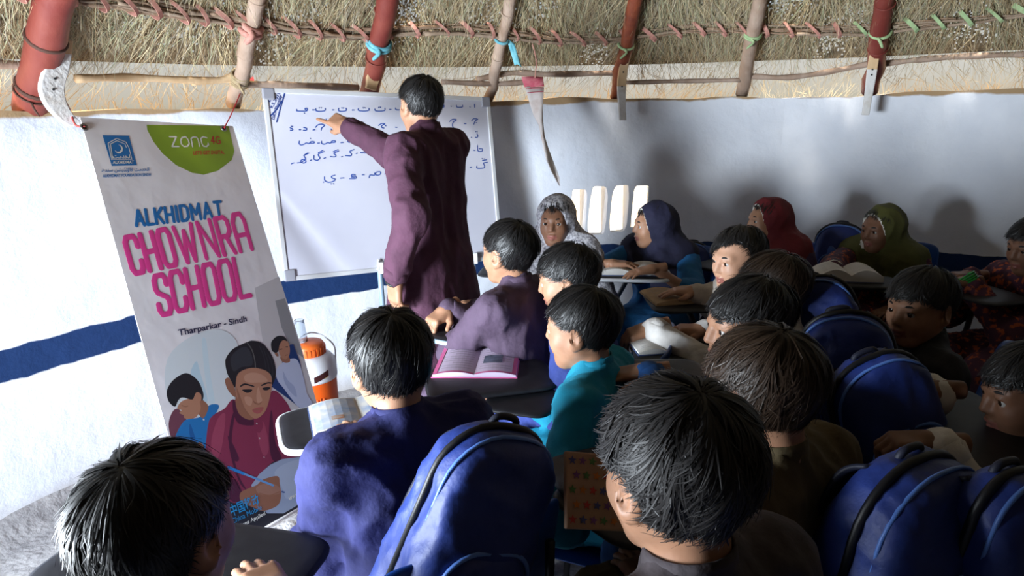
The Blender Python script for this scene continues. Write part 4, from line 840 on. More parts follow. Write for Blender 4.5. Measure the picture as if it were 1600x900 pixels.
POSES = {'rest': ((.15, .25, .2), (.12, .22, .2), (.15, .25, .2), (.2, .3, .2), (-.6, .75, -.25)), 'hang': ((.35, .45, .3), (.4, .5, .35), (.45, .55, .4), (.5, .6, .4), (-.5, .8, -.35)),
         'point': ((.05, .08, .05), (1.25, 1.5, 1.0), (1.35, 1.5, 1.0), (1.35, 1.45, 1.0), (-.25, .85, -.6)), 'grip': ((.7, .9, .6), (.75, .95, .6), (.8, .95, .6), (.85, .95, .6), (-.3, .8, -.7)), 'droop': ((.7, .35, .25), (.75, .4, .3), (.8, .45, .3), (.85, .5, .3), (-.6, .7, -.4))}
HC = {}
def hand_canon(pose):
    if pose in HC: return HC[pose]
    g = SDF((-.085, -.06, -.10), (.07, .175, .06), 0.0032); P = POSES[pose]
    g.rbox((0, .042, 0), (.032, .040, .0125), .0115, k=.012); g.cap((0, -.05, 0), (0, .012, 0), .0205, .021, k=.02); g.ell((-.018, .030, -.006), (.017, .028, .013), k=.015)
    for i, (x, L) in enumerate(((-.0245, .057), (-.008, .064), (.0085, .059), (.0245, .046))):
        p = V(x, .076-.004*abs(i-1), 0); a = 0; r = .0085 if i < 3 else .0072; sp = (x*2.2)
        for j, fr in enumerate((.45, .31, .24)):
            a += P[i][j]; d = V(math.sin(sp)*math.cos(a)*.6, math.cos(a), -math.sin(a)); q = p+nrm(d)*L*fr*1.05; g.cap(p, q, r, r*.9, k=.0035); p = q; r *= .9
    d = nrm(P[4]); p = V(-.026, .012, -.003); q = p+d*.036; q2 = q+nrm(d+V(.35, .35, -.05))*.027; g.chain([p, q, q2], [.0115, .0098, .0078], k=.008)
    v, f = g.mesh(); HC[pose] = (relax(v, f, 1, .3), f); return HC[pose]

def vnormals(v, f):
    n = np.cross(v[f[:, 2]]-v[f[:, 0]], v[f[:, 3]]-v[f[:, 1]]); o = np.zeros_like(v)
    for i in range(4):
        for k in range(3): o[:, k] += np.bincount(f[:, i], n[:, k], len(v))
    return o/(np.linalg.norm(o, axis=1)[:, None]+1e-9)
def folds(v, f, amp, seed, sc=(34, 34, 17)):
    n = vnormals(v, f); p = v*np.array(sc); w_ = snoise(p, seed, 2); w2 = snoise(v*np.array((60, 60, 34)), seed+5, 2); w3 = snoise(v*np.array((30, 30, 48)), seed+8, 1)
    return v+n*(amp*(1-2*np.abs(np.tanh(w_*1.8)))*0.9+amp*0.5*(1-2*np.abs(np.tanh(w3*1.5)))+amp*0.3*w2)[:, None]

def ik(sh, wr, l1, l2, pole):
    d = wr-sh; L = np.linalg.norm(d)
    if L > (l1+l2)*.985: wr = sh+d/L*(l1+l2)*.985; d = wr-sh; L = np.linalg.norm(d)
    a = (l1*l1-l2*l2+L*L)/(2*L); h = math.sqrt(max(l1*l1-a*a, 1e-6)); u = d/L; p = pole-u*(pole@u); return sh+u*a+nrm(p)*h, wr

def hairline(ph, fringe, nape, side):
    x = np.degrees(np.abs(ph)); return np.radians(np.interp(x, [0, 35, 58, 78, 98, 122, 180], [fringe, fringe+1, (fringe+92)/2, side, 91 if side < 112 else side, (nape+116)/2, nape]))
def hair_geo(R, hc, s, style, seed, n):
    """shell and strands of hair on the skull; style: fringe, nape, side (degrees from the crown), thick, wild, length, part"""
    rg = np.random.default_rng(seed); fr, na, si, th, wild, ln, tilt = (style[k] for k in ('fringe', 'nape', 'side', 'thick', 'wild', 'len', 'tilt'))
    ax = V(style.get('part', 0), -math.sin(tilt), math.cos(tilt)); ax = nrm(ax); fo = nrm(V(0, math.cos(tilt), math.sin(tilt))); fo = nrm(fo-ax*(fo@ax)); sd = np.cross(fo, ax)
    C0 = V(0, -.014, .030); RR = V(.073, .091, .079)
    def pos(t, p, lift):
        st = np.sin(t); st = np.where(t > math.pi/2, np.abs(st)**.55, st)
        d = np.cos(t)[..., None]*ax+(st*np.cos(p))[..., None]*fo+(st*np.sin(p))[..., None]*sd
        bulge = (1+0.05*np.cos(3*p+seed)*np.sin(t))*(1-style.get('taper', .9)*np.clip((t-.95)/.95, 0, 1)*np.clip((np.abs(p)-.7)/.8, 0, 1))
        return C0+d*(RR*s*1.0/s+ (th*bulge)[..., None]*np.ones(3)+lift[..., None])
    # shell
    nt_, np_ = 20, 44; ph = np.linspace(-math.pi, math.pi, np_+1)[:-1]; hl = hairline(ph, fr, na, si); T = np.linspace(0.001, 1, nt_)
    TT = np.outer(T, hl-0.06-.16*np.exp(-(ph/.8)**2)); PP = np.tile(ph, (nt_, 1)); edge = np.outer(np.clip((T-.8)/.2, 0, 1), np.ones(np_))
    sv = pos(TT, PP, -.5*th*np.ones_like(TT)-edge*.35*th).reshape(-1, 3); sf = np.array([(i*np_+j, i*np_+(j+1) % np_, (i+1)*np_+(j+1) % np_, (i+1)*np_+j) for i in range(nt_-1) for j in range(np_)])
    # strands
    ph = rg.uniform(-math.pi, math.pi, n); front = np.exp(-(ph/.75)**2); hl = hairline(ph, fr, na, si)+rg.normal(0, .07, n)+front*(.07*np.sin(11*ph+seed)+.05*np.sin(23*ph+2*seed)+.10*np.sin(ph*1.6+seed))-.05*np.abs(np.sin(8*ph+seed))*(1-front)
    t0 = hl*np.sqrt(rg.uniform(0.0, .92, n)); t1 = np.minimum(t0+ln*rg.uniform(.6, 1.2, n), hl); K = 5
    clump = np.sin(ph*19+seed)*.5+np.sin(ph*7+t0*3); dph = (0.16*clump+rg.normal(0, .12, n))*wild; up = np.abs(rg.normal(0, .0026, n))*wild+np.where(rg.random(n) < .05*wild, .008, 0); base = rg.uniform(-.004, .001, n)+.0032*clump*(.4+.6*wild)
    cur = np.zeros((n, K+1, 3))
    for k in range(K+1):
        q = k/K; cur[:, k] = pos(t0+(t1-t0)*q, ph+dph*q*q, base+up*q*q+(.002 if q > 0 else -.003)*np.minimum(1, q*3))
    tan = np.gradient(cur, axis=1); nor = cur-C0; wd = np.cross(tan, nor); wd /= np.linalg.norm(wd, axis=2)[..., None]+1e-9
    w0 = (rg.uniform(.0005, .0013, n)*style.get('w', 1.0))[:, None, None]*np.array([.8, 1, 1, .95, .7, .12])[None, :, None]; ex = rg.normal(0, .00025, (n, 1, 3))
    V_ = np.stack([cur-wd*w0+ex*0, cur+wd*w0+ex], 2).reshape(-1, 3)
    b = (np.arange(n)*(K+1)*2)[:, None]+(np.arange(K)*2)[None]; F = np.stack([b, b+1, b+3, b+2], -1).reshape(-1, 4)
    vv = np.concatenate([sv, V_]); ff = np.concatenate([sf, F+len(sv)]); return hc+(vv*s)@R.T, ff
BOY = dict(fringe=92, nape=140, side=104, thick=.010, wild=1.0, len=.75, tilt=.35)
def style(**k): d = dict(BOY); d.update(k); return d

def person(lab, hc, a, ha, hp, shirt, hands, s=1.06, hs=None, sk='tan', hair='black', st=None, nst=5000, seed=1, roll=0.0, veil=None, trous=None, seat=0.43, lean=0.10, teacher=False, sleeve=1.0, group='pupils on tablet chairs', trim=None, pole=None, collar=True, vfar=False, shw=1.0, gaze=(0, 0)):
    a, ha = math.radians(a), math.radians(ha); F = V(-math.sin(a), math.cos(a), 0); Rr = V(math.cos(a), math.sin(a), 0); Z = V(0, 0, 1); hs = hs or s*.96
    Fh = V(-math.sin(ha), math.cos(ha), 0); R = frame(Fh)@rotx(-math.radians(hp))@roty(math.radians(roll))
    nb = hc-Z*.107*hs-Fh*.032*hs; SCt = nb-Z*.034*s-F*.01
    shl, shr = SCt-Rr*.148*s*shw-Z*.016*s, SCt+Rr*.148*s*shw-Z*.016*s
    if teacher: hip = V(nb[0]-F[0]*.0, nb[1]-F[1]*.0, .90)
    else: hip = V(nb[0]-F[0]*lean, nb[1]-F[1]*lean, seat+.085)
    e = empty('person', (hip[0], hip[1], 0)); tag(e, lab, 'person', None if teacher else group)
    skm = M_SKIN[sk]; l1, l2 = .255*s, .235*s
    hl_, hr_ = hip-Rr*.075*s, hip+Rr*.075*s
    legs = []
    for sgn, h0 in ((-1, hl_), (1, hr_)):
        if teacher: kn = h0+F*.03-Z*.42; an = V(h0[0]+F[0]*(.02 if sgn < 0 else .07), h0[1]+F[1]*(.02 if sgn < 0 else .07), .075); kn[2] = .49
        else: kn = h0+F*.36*s+Rr*sgn*.035; kn[2] = seat+.075; an = V(kn[0]-F[0]*.0, kn[1]-F[1]*.0, .075)
        legs.append((h0, kn, an))
    arms = []
    for sgn, sh in ((-1, shl), (1, shr)):
        h = hands.get('L' if sgn < 0 else 'R')
        if h is None: h = dict(p=hip+F*.26*s+Rr*sgn*.10+Z*.10, d=F-Rr*sgn*.3, pose='rest')
        po = V(*h['pole']) if 'pole' in h else (-Z*1.0+Rr*sgn*.6-F*.35)
        el, wr = ik(sh, np.asarray(h['p'], float), l1, l2, nrm(po)); arms.append((sgn, sh, el, wr, h))
    # body: one skin surface
    allp = np.array([hc, hip, shl, shr]+[x for l in legs for x in l]+[x for q in arms for x in q[1:4]]); lo, hi = allp.min(0)-.16, allp.max(0)+.18; lo[2] = -.02
    g = SDF(lo, hi, .014 if not teacher else .016)
    for sg in (-1, 1): g.cap(SCt+Rr*sg*.07*s-Z*.05*s, hip+Rr*sg*.05*s, .068*s, .075*s, k=.05)
    g.cap(nb-Z*.02, hc-Z*.06*hs-Fh*.02*hs, .044*hs, .042*hs, k=.03)
    for sg, sh, el, wr, h in arms: g.chain([SCt, sh, el, wr], [.05*s, .043*s, .033*s, .021*s], k=.03)
    for h0, kn, an in legs:
        g.chain([h0, kn, an], [.07*s, .047*s, .032*s], k=.03); g.chain([an, V(an[0]+F[0]*.03, an[1]+F[1]*.03, .035), V(an[0]+F[0]*.13*s, an[1]+F[1]*.13*s, .024)], [.033*s, .034*s, .026*s], k=.02)
    bv, bf = g.mesh(); vs, fs, mi = [bv], [bf], [np.zeros(len(bf), int)]; off = len(bv)
    vs.append(hc+(HEADV*hs)@R.T); fs.append(HEADF+off); mi.append(HEADM); off += len(HEADV)
    for sg, sh, el, wr, h in arms:
        hv, hf = hand_canon(h.get('pose', 'rest')); fd = nrm(h.get('d', F)); up = nrm(V(*h.get('up', (0, 0, 1)))); Rh = frame(fd, up); hv = hv*s*h.get('k', 1.0); 
        if sg < 0: hv = hv*V(-1, 1, 1); hf = hf[:, ::-1]
        vs.append(wr+hv@Rh.T); fs.append(hf+off); mi.append(np.zeros(len(hf), int)); off += len(hv)
    mesh('body', np.concatenate(vs), np.concatenate(fs), [skm, M_LIP], e, True, np.concatenate(mi))
    # eyes and brows
    for sg in (-1, 1):
        mb = MB(); c = V(sg*.0305, .0705, .0008); n1, n2 = 10, 14; gz = nrm(V(gaze[0], 1, gaze[1])); B = frame(gz, (0, 0, 1)); vv = []
        for i in range(n1+1):
            t = math.pi*.62*i/n1
            for j in range(n2): p_ = 2*math.pi*j/n2; vv.append(c+.0135*(math.cos(t)*gz+math.sin(t)*(math.cos(p_)*B[:, 0]+math.sin(p_)*B[:, 2])))
        ff = [(i*n2+j, i*n2+(j+1) % n2, (i+1)*n2+(j+1) % n2, (i+1)*n2+j) for i in range(n1) for j in range(n2)]
        mesh('eye', hc+(np.array(vv)*hs)@R.T, ff, [M_EYEW, M_IRIS], e, True, [1 if q//n2 < 3.0 else 0 for q in range(len(ff))])
        pts = catmull([hc+R@(V(sg*x, y, z)*hs) for x, y, z in ((.012, .0865, .020), (.028, .083, .0255), (.045, .0705, .021))], 4); MB().tube(pts, [.0015]+[.0038*hs]*(len(pts)-2)+[.0012], 6).build('eyebrow', M_BROW, e, True)
    # hair
    if st is None: st = BOY
    v, f = hair_geo(R, hc, hs, st, seed, nst); mesh('hair', v, f, M_HAIR[hair], e, True)
    # shirt
    g = SDF(lo-.03, hi+.03, .0115); ease = 1.0
    for sg in (-1, 1):
        g.cap(SCt+Rr*sg*.072*s*shw-Z*.045*s, hip+Rr*sg*.062*s+Z*.02, .080*s, .092*s, k=.06); g.cap(SCt+Z*.005*s, SCt+Rr*sg*.125*s*shw-Z*.012*s, .046*s, .048*s, k=.045)
    g.cap(nb-Z*.03*s, nb+Z*.012*s, .052*s, .049*s, k=.03)
    for sg, sh, el, wr, h in arms:
        end = el+(wr-el)*(.93 if sleeve >= 1 else sleeve) if sleeve > .2 else None
        if sleeve >= .2: g.chain([sh, el, end], [.060*s, .054*s, .042*s if sleeve >= 1 else .046*s], k=.035)
        else: g.chain([sh, sh+(el-sh)*.72], [.062*s, .055*s], k=.035)
    if teacher: 
        for sg in (-1, 1): g.chain([hip+Rr*sg*.062*s+Z*.05, hip+Rr*sg*.075*s-Z*.12, hip+Rr*sg*.085*s+F*.02-Z*.36], [.098*s, .105*s, .112*s], k=.07)
        g.cap(hip-Z*.1, hip-Z*.36, .10*s, .11*s, k=.06)
    else:
        for h0, kn, an in legs: g.cap(h0, kn+(h0-kn)*.12, .094*s, .082*s, k=.06)
        g.cap(hip+F*.05, hip+F*.25*s-Z*.01, .08*s, .06*s, k=.06)
    v, f = g.mesh(); v = folds(v, f, .0065 if not vfar else .005, seed); mesh('kameez', relax(v, f, 1, .35), f, shirt, e, True)
    g = SDF(lo-.03, hi+.03, .015)
    for h0, kn, an in legs: g.chain([h0-Z*.02, kn-Z*.01, V(an[0], an[1], an[2]+.035)], [.088*s, .078*s, .058*s], k=.04)
    v, f = g.mesh(); v = folds(v, f, .007, seed+3); mesh('shalwar', v, f, trous or shirt, e, True)
    if collar and veil is None:
        mb = MB(); c = nb+Z*.012; vv = []; n_ = 22; ups = nrm(hc-nb+Z*.2); 
        for k, (rr, zz) in enumerate(((.056, -.018), (.054, .012), (.0525, .022), (.049, .021), (.049, -.018))):
            for j in range(n_):
                t = 2*math.pi*j/n_; vv.append(c+(F*math.cos(t)*1.02+Rr*math.sin(t)*.98)*rr*s+ups*(zz-.010*math.cos(t))*s)
        mb.add(vv, [(i*n_+j, i*n_+(j+1) % n_, (i+1)*n_+(j+1) % n_, (i+1)*n_+j) for i in range(4) for j in range(n_)]); mb.build('collar', shirt, e, True)
    if sleeve >= 1:
        for sg, sh, el, wr, h in arms:
            ax = nrm(wr-el); c = el+(wr-el)*.93; mb = MB(); a1 = nrm(np.cross(ax, [.3, .5, .8])); b1 = np.cross(ax, a1); R3 = np.stack([a1, b1, ax], 1)
            mb.lathe(c, [(.030*s, -.03), (.043*s, -.028), (.0415*s, .012), (.036*s, .014), (.02*s, .0)], 18, R3); mb.build('cuff', trim or shirt, e, True)
    if veil is not None:
        g = SDF(hc-.30, hc+.22, .0085); T = lambda p: hc+R@(np.asarray(p, float)*hs)
        g.ell(T((0, -.020, .030)), V(.085, .106, .094)*hs, R, k=.03); g.cap(T((0, -.035, -.01)), nb-F*.03, .083*hs, .080*s, k=.05)
        for sg in (-1, 1): g.chain([nb+Rr*sg*.03-F*.02, SCt+Rr*sg*.12*s+Z*.0, SCt+Rr*sg*.115*s+F*.07-Z*.12], [.075*s, .072*s, .055*s], k=.05); g.cap(SCt+F*.075+Rr*sg*.06-Z*.02, SCt+F*.10+Rr*sg*.05-Z*.2, .05*s, .035*s, k=.04)
        g.cap(nb-F*.05, SCt-F*.09-Z*.24, .095*s, .085*s, k=.05)
        cut_c, cut_r = V(0, .108, -.014), V(.068, .108, .100)
        g.ell(T(cut_c), cut_r*hs, R, k=.008, neg=True); g.cap(T((0, .09, -.09)), nb+F*.12-Z*.10, .050*hs, .028*s, k=.01, neg=True)
        v, f = g.mesh(); v = relax(v, f, 1, .4); l = ((v-hc)@R)/hs; kk = np.linalg.norm((l-cut_c)/cut_r, axis=1); n_ = folds(v, f, .005, seed+9, (22, 22, 8)); v = np.where((kk > 1.12)[:, None], n_, v)
        fk = kk[f].mean(1); fl = l[f].mean(1); ed = (fk < 1.10) & (fk > 1.0) & (fl[:, 1] < .07)
        mesh('veil', v, f, [veil, trim or veil], e, True, ed.astype(int))
    return dict(e=e, hip=hip, F=F, R=Rr, Z=Z, arms=arms, nb=nb, SC=SCt, a=a, s=s, Rh=R)
CL = {'plum': cloth('plum', (0.060, 0.020, 0.040)), 'navy': cloth('navy', (0.014, 0.016, 0.085)), 'mauve': cloth('mauve', (0.058, 0.036, 0.062)), 'royal': cloth('royal', (0.020, 0.035, 0.16)), 'teal': cloth('teal', (0.005, 0.20, 0.31)), 'black': cloth('black', (0.012, 0.012, 0.016)),
      'umber': cloth('umber', (0.050, 0.040, 0.045)), 'olive': cloth('olive', (0.085, 0.062, 0.028)), 'sweater': cloth('sweater', (0.010, 0.060, 0.20)), 'cream': cloth('cream', (0.42, 0.37, 0.32)), 'cream2': cloth('cream2', (0.40, 0.38, 0.36)), 'lace': mat('cloth_lace', (0.50, 0.49, 0.52), 0.8, (0.20, 0.19, 0.22), 95, 3, .42, .6),
      'blue': cloth('blue', (0.010, 0.10, 0.26)), 'nveil': cloth('nveil', (0.009, 0.009, 0.028)), 'rveil': cloth('rveil', (0.11, 0.010, 0.014)), 'gveil': cloth('gveil', (0.055, 0.056, 0.012)), 'plumdark': cloth('plumdark', (0.035, 0.015, 0.045)), 'floral': mat('cloth_floral', (0.05, 0.012, 0.03), 0.8, (0.35, 0.07, 0.02), 40, 3, .55, .62), 'white': cloth('white', (0.55, 0.54, 0.54)),
      'trimw': cloth('trimw', (0.55, 0.53, 0.48)), 'grey': cloth('grey', (0.17, 0.17, 0.18))}
W = lambda px, py, d: U(px, py, d)
PE = {}
only = None
def cast(key, *a, **k):
    PE[key] = person(*a, **k); return PE[key]
# the teacher, pointing at the board with his right arm
cast('T', 'teacher in a long plum kameez pointing at the whiteboard with arm outstretched', W(657, 166, 2.74), 56, 34, -4, CL['plum'],
     {'R': dict(p=W(543, 197, 3.06), d=nrm(W(505, 179, 3.10)-W(543, 197, 3.06)), pose='point', up=(.1, -.75, .65), pole=(0, .1, -1)), 'L': dict(p=W(617, 436, 2.62), d=(-.06, .02, -1), pose='hang', up=(-.7, -.7, 0), pole=(.3, -.6, 0))},
     s=1.16, hs=1.02, st=style(fringe=90, nape=118, side=96, thick=.010, wild=.7, len=.5), nst=9000, seed=41, teacher=True, group=None, shw=.92)
B_ = dict
cast('A', 'boy seen from behind as a dark silhouette at the lower left corner', W(252, 832, .90), -8, -14, 4, CL['black'], {'R': dict(p=W(430, 935, 1.12), d=(-.6, .8, 0))}, st=style(thick=.011, wild=.9, nape=142), nst=11000, seed=2, s=1.08)
cast('B', 'boy in a navy kameez seen from behind with an open book on his tablet', W(611, 569, 1.46), 36, 26, 8, CL['navy'], {'L': dict(p=W(560, 690, 1.62), d=(-.5, .85, 0)), 'R': dict(p=W(660, 690, 1.75), d=(-.7, .6, 0))}, st=style(thick=.011, wild=1.1, nape=142, len=.9, fringe=98), nst=11000, seed=3, s=1.08)
cast('C', 'boy in a mauve kameez resting his elbow on a tablet before the teacher', W(795, 396, 2.42), 55, 48, -2, CL['mauve'], {'R': dict(p=W(698, 484, 2.56), d=nrm(W(668, 508, 2.50)-W(698, 484, 2.56)), pose='droop', up=(-.3, -.4, .8), pole=(.3, .5, -.7)), 'L': dict(p=W(752, 480, 2.66), d=(-.7, .7, 0), pole=(-.5, -.6, -.6))}, st=style(fringe=100, thick=.011, nape=136, wild=1.0), nst=8000, seed=4, s=1.08)
cast('D', 'boy in royal blue with tousled hair, between the mauve and turquoise shirts', W(888, 437, 2.30), 72, 74, 10, CL['royal'], {}, st=style(fringe=102, thick=.013, nape=142, wild=1.3, len=.85), nst=8000, seed=5, s=1.08)
cast('E', 'boy in a turquoise kameez with sleek black hair and a wrist bangle', W(909, 514, 1.86), 66, 64, 4, CL['teal'], {'L': dict(p=W(783, 692, 1.78), d=(-.9, .2, -.1)), 'R': dict(p=W(810, 620, 2.15), d=(-.9, .2, 0))}, st=style(fringe=99, thick=.011, nape=140, wild=.7, len=1.0), nst=9000, seed=6, s=1.06)
cast('F', 'large dark haired boy in the foreground with a sunlit left ear', W(1056, 742, .86), 34, 24, 6, CL['umber'], {'L': dict(p=W(960, 980, 1.15), d=(-.5, .8, 0))}, hair='soft', st=style(thick=.013, wild=1.2, nape=134, len=.7), nst=15000, seed=7, s=1.10)
cast('G', 'boy in an olive shirt with brownish hair seen from behind', W(1190, 612, 1.24), 36, 34, 8, CL['olive'], {}, hair='brown', st=style(thick=.011, wild=1.2, nape=144, len=.9, fringe=99), nst=11000, seed=8, s=1.10)
cast('H', 'boy in a blue sweater in profile with his arm stretched over the tablet', W(1168, 508, 1.62), 84, 98, 2, CL['sweater'], {'L': dict(p=at_z(1012, 580, .885), d=(-1, .05, -.12), pose='rest'), 'R': dict(p=W(1060, 600, 1.75), d=(-.9, .1, 0))}, sk='tan', st=style(fringe=99, thick=.011, nape=138, side=102, wild=.9), nst=8000, seed=9, s=1.06, pole=None)
cast('J', 'brown haired pupil in a pale shirt with one arm reaching over a tablet', W(1206, 454, 2.06), 78, 55, 4, CL['cream2'], {'L': dict(p=at_z(1020, 512, .855), d=nrm(V(-.9, -.1, -.25)), pose='droop', up=(0, -.2, 1)), 'R': dict(p=W(1100, 515, 2.3), d=(-.9, .1, 0))}, hair='brown', st=style(fringe=96, thick=.011, nape=146, side=120, wild=1.1, len=1.1), nst=7000, seed=10, s=1.06)
cast('K', 'child in a cream shirt with a sunlit face and straight bobbed hair', W(1153, 405, 2.38), 92, 112, 4, CL['cream'], {'L': dict(p=at_z(1112, 455, .84), d=(-1, .1, -.08), pose='rest'), 'R': dict(p=W(1085, 455, 2.72), d=(-.9, .1, 0))}, sk='fair', st=style(fringe=91, thick=.013, nape=144, side=122, wild=1.0, len=1.1, part=.5, taper=.3), nst=9000, seed=11, s=1.0)
cast('R', 'boy in a black shirt looking left over his shoulder at the right', W(1438, 480, 2.02), 75, 112, 4, CL['black'], {}, sk='tan', st=style(fringe=99, thick=.011, nape=138, wild=.9), nst=7000, seed=12, s=1.06)
cast('S', 'pupil in white sleeves half cut off by the right edge', W(1612, 615, 1.55), 82, 84, 8, CL['white'], {'L': dict(p=W(1462, 692, 1.40), d=(-1, .1, 0), pose='grip'), 'R': dict(p=W(1462, 608, 1.62), d=(-1, .15, 0), pose='grip')}, sk='dark', st=style(fringe=99, thick=.011, nape=138), nst=6000, seed=13, s=1.08)
G_ = dict(veil=True)
girl = style(fringe=86, thick=.008, nape=132, wild=.3)
cast('L', 'girl in a white lace veil beside the whiteboard', W(868, 345, 3.20), 165, 164, 2, CL['lace'], {}, sk='dark', st=girl, nst=900, seed=14, s=1.04, veil=CL['lace'], vfar=True, seat=.41)
cast('M', 'girl in bright blue with a dark navy veil reading by the window slits', W(1020, 352, 3.42), 140, 98, 0, CL['blue'], {'R': dict(p=at_z(952, 412, .85), d=(1, -.15, 0), pole=(-1, 0, -.6)), 'L': dict(p=at_z(1022, 420, .85), d=(-1, -.2, -.1), pole=(1, 0, -.8))}, sk='tan', st=girl, nst=900, seed=15, s=1.04, veil=CL['nveil'], trim=CL['trimw'], vfar=True, sleeve=.25, seat=.40)
cast('N', 'girl in a dark red veil with white edging against the far wall', W(1199, 345, 3.45), 130, 96, -2, CL['plumdark'], {}, sk='tan', st=girl, nst=900, seed=16, s=1.04, veil=CL['rveil'], trim=CL['trimw'], vfar=True, seat=.40)
cast('O', 'girl in an olive green veil sitting at a thick book', W(1376, 358, 3.38), 140, 112, 4, CL['floral'], {'R': dict(p=at_z(1290, 432, .84), d=(.6, -.8, 0), pole=(-1, 0, -.6))}, sk='dark', st=girl, nst=900, seed=17, s=1.04, veil=CL['gveil'], trim=CL['trimw'], vfar=True, seat=.40)
cast('Q', 'girl in a red flowered dress with green bangles at the right edge', W(1615, 385, 2.75), 100, 100, 10, CL['floral'], {'L': dict(p=at_z(1512, 440, .85), d=(-1, -.1, -.05)), 'R': dict(p=W(1520, 430, 2.9), d=(-1, 0, 0))}, sk='dark', st=style(fringe=96, thick=.011, nape=148, side=120, wild=1.3), nst=6000, seed=18, s=1.05)
# ================================================================== tablet chairs, bags, books
M_BLUEP = mat('blue_plastic', (0.012, 0.07, 0.33), 0.3, (0.010, 0.055, 0.28), 6, 3, spec=0.5); M_STEEL = mat('black_steel', (0.012, 0.012, 0.014), 0.35, spec=0.5); M_TAB = mat('black_laminate', (0.012, 0.012, 0.016), 0.5, (0.018, 0.018, 0.022), 30, 3, spec=0.25)
M_EDGE = {'white': mat('white_edging', (0.62, 0.64, 0.68), 0.4), 'blue': mat('pale_blue_edging', (0.30, 0.42, 0.52), 0.4), 'black': M_TAB}
def plate(mb, c, R, w, l, t, n=28, e=0.30, bend=0.0, dish=0.0):
    """rounded plate: outline superellipse, thickness t, optional bend along the width"""
    rings = [0.0, .5, .86, .96, 1.0]; vs = []; c = np.asarray(c, float)
    def pt(r, th, z):
        x = abs(math.cos(th))**e*np.sign(math.cos(th))*r; y = abs(math.sin(th))**e*np.sign(math.sin(th))*r
        return c+R@V(x*w/2, y*l/2, z+bend*x*x+dish*(1-min(1, x*x+y*y)))
    for side in (1, -1):
        for r in rings:
            for k in range(n): vs.append(pt(max(r, .001) if r < 1 else 1.0, 2*math.pi*k/n, side*t/2*(1 if r < .96 else (.75 if r < 1 else .3))))
    m_ = len(rings); fs = []
    for i in range(m_-1):
        for k in range(n):
            k2 = (k+1) % n; fs.append((i*n+k, (i+1)*n+k, (i+1)*n+k2, i*n+k2)); o = m_*n; fs.append((o+i*n+k2, o+(i+1)*n+k2, o+(i+1)*n+k, o+i*n+k))
    fs += [((m_-1)*n+k, m_*n+(m_-1)*n+k, m_*n+(m_-1)*n+(k+1) % n, (m_-1)*n+(k+1) % n) for k in range(n)]
    mb.add(vs, fs); return mb
def rest_of(P, back=.165): return P['hip']-P['F']*back
def chair(P, lab, tab=None, edge='black', seat=.43, tw=.46, tl=.27, tyaw=None, post=False):
    hip, F, R_ = P['hip'], P['F'], P['R']; base = V(hip[0]+F[0]*.02, hip[1]+F[1]*.02, 0); e = empty('tablet_chair', base); tag(e, lab, 'chair', 'tablet chairs of the class')
    B = np.stack([R_, F, V(0, 0, 1)], 1); zs = seat-.03
    plate(MB(), base+F*.03+V(0, 0, zs), B, .42, .42, .016, bend=.012, dish=-.012).build('seat', M_BLUEP, e, True)
    bc = base-F*.215+V(0, 0, zs+.29); Bb = np.stack([R_, nrm(V(0, 0, 1)-F*.22), nrm(F+V(0, 0, .22))], 1)
    plate(MB(), bc, Bb, .42, .30, .014, bend=.035).build('backrest', M_BLUEP, e, True)
    for sg in (-1, 1):
        for fr in (1, -1):
            top = base+R_*sg*.17+F*(.03+.16*fr)+V(0, 0, zs-.012); ft = base+R_*sg*.20+F*(.03+.20*fr)+V(0, 0, .0)
            l = MB().tube([top, ft+V(0, 0, .012)], .011, 10).build('leg', M_STEEL, e, True); MB().lathe(ft, [(.015, 0), (.015, .02), (.012, .024)], 10).build('rubber_foot', M_STEEL, l, True)
        p0 = base+R_*sg*.17-F*.13+V(0, 0, zs-.012); MB().tube(catmull([p0, base+R_*sg*.17-F*.205+V(0, 0, zs+.06), bc+R_*sg*.16-F*.018+V(0, 0, .06)], 4), .010, 10).build('back_post', M_STEEL, e, True)
    MB().tube([base+R_*.17+F*.03+V(0, 0, zs-.02), base-R_*.17+F*.03+V(0, 0, zs-.02)], .010, 8).build('cross_bar', M_STEEL, e, True)
    if tab is None: tab = hip+F*.36+V(0, 0, 0); tab = V(tab[0], tab[1], .78)
    ty = P['a'] if tyaw is None else math.radians(tyaw); BT = np.stack([V(math.cos(ty), math.sin(ty), 0), V(-math.sin(ty), math.cos(ty), 0), V(0, 0, 1)], 1)
    t = plate(MB(), tab, BT, tw, tl, .018, n=40, e=.34).build('tablet', M_TAB, e, True)
    if edge != 'black': 
        pts = [tab+BT@V(abs(math.cos(q))**.34*np.sign(math.cos(q))*tw/2, abs(math.sin(q))**.34*np.sign(math.sin(q))*tl/2, -.004) for q in np.linspace(0, 2*math.pi, 61)]; MB().tube(pts, .009, 8, False).build('edging', M_EDGE[edge], t, True)
    q0 = base+R_*.20+F*.12+V(0, 0, zs-.02); MB().tube(catmull([q0, q0+R_*.05+V(0, 0, .10), (tab*.6+q0*.4)*V(1, 1, 0)+V(0, 0, tab[2]-.08), tab-V(0, 0, .016)], 5), .012, 10).build('tablet_arm', M_STEEL, e, True)
    if post: q1 = tab+BT@V(tw*.30, 0, 0); MB().tube([V(q1[0], q1[1], 0.0), q1-V(0, 0, .012)], .014, 10).build('tablet_post', M_STEEL, e, True)
    return e
def tz(px, py, z): return at_z(px, py, z)
CH = {}
def mk(k, lab, **q): CH[k] = chair(PE[k], lab, **q)
mk('A', 'chair with a black tablet under the silhouetted boy at lower left', tab=tz(285, 880, .75), tw=.54, tl=.27, tyaw=-14)
mk('B', 'chair with white edged black tablet used by the boy in navy', tab=tz(556, 655, .76), edge='white', tw=.40, tl=.26, tyaw=22)
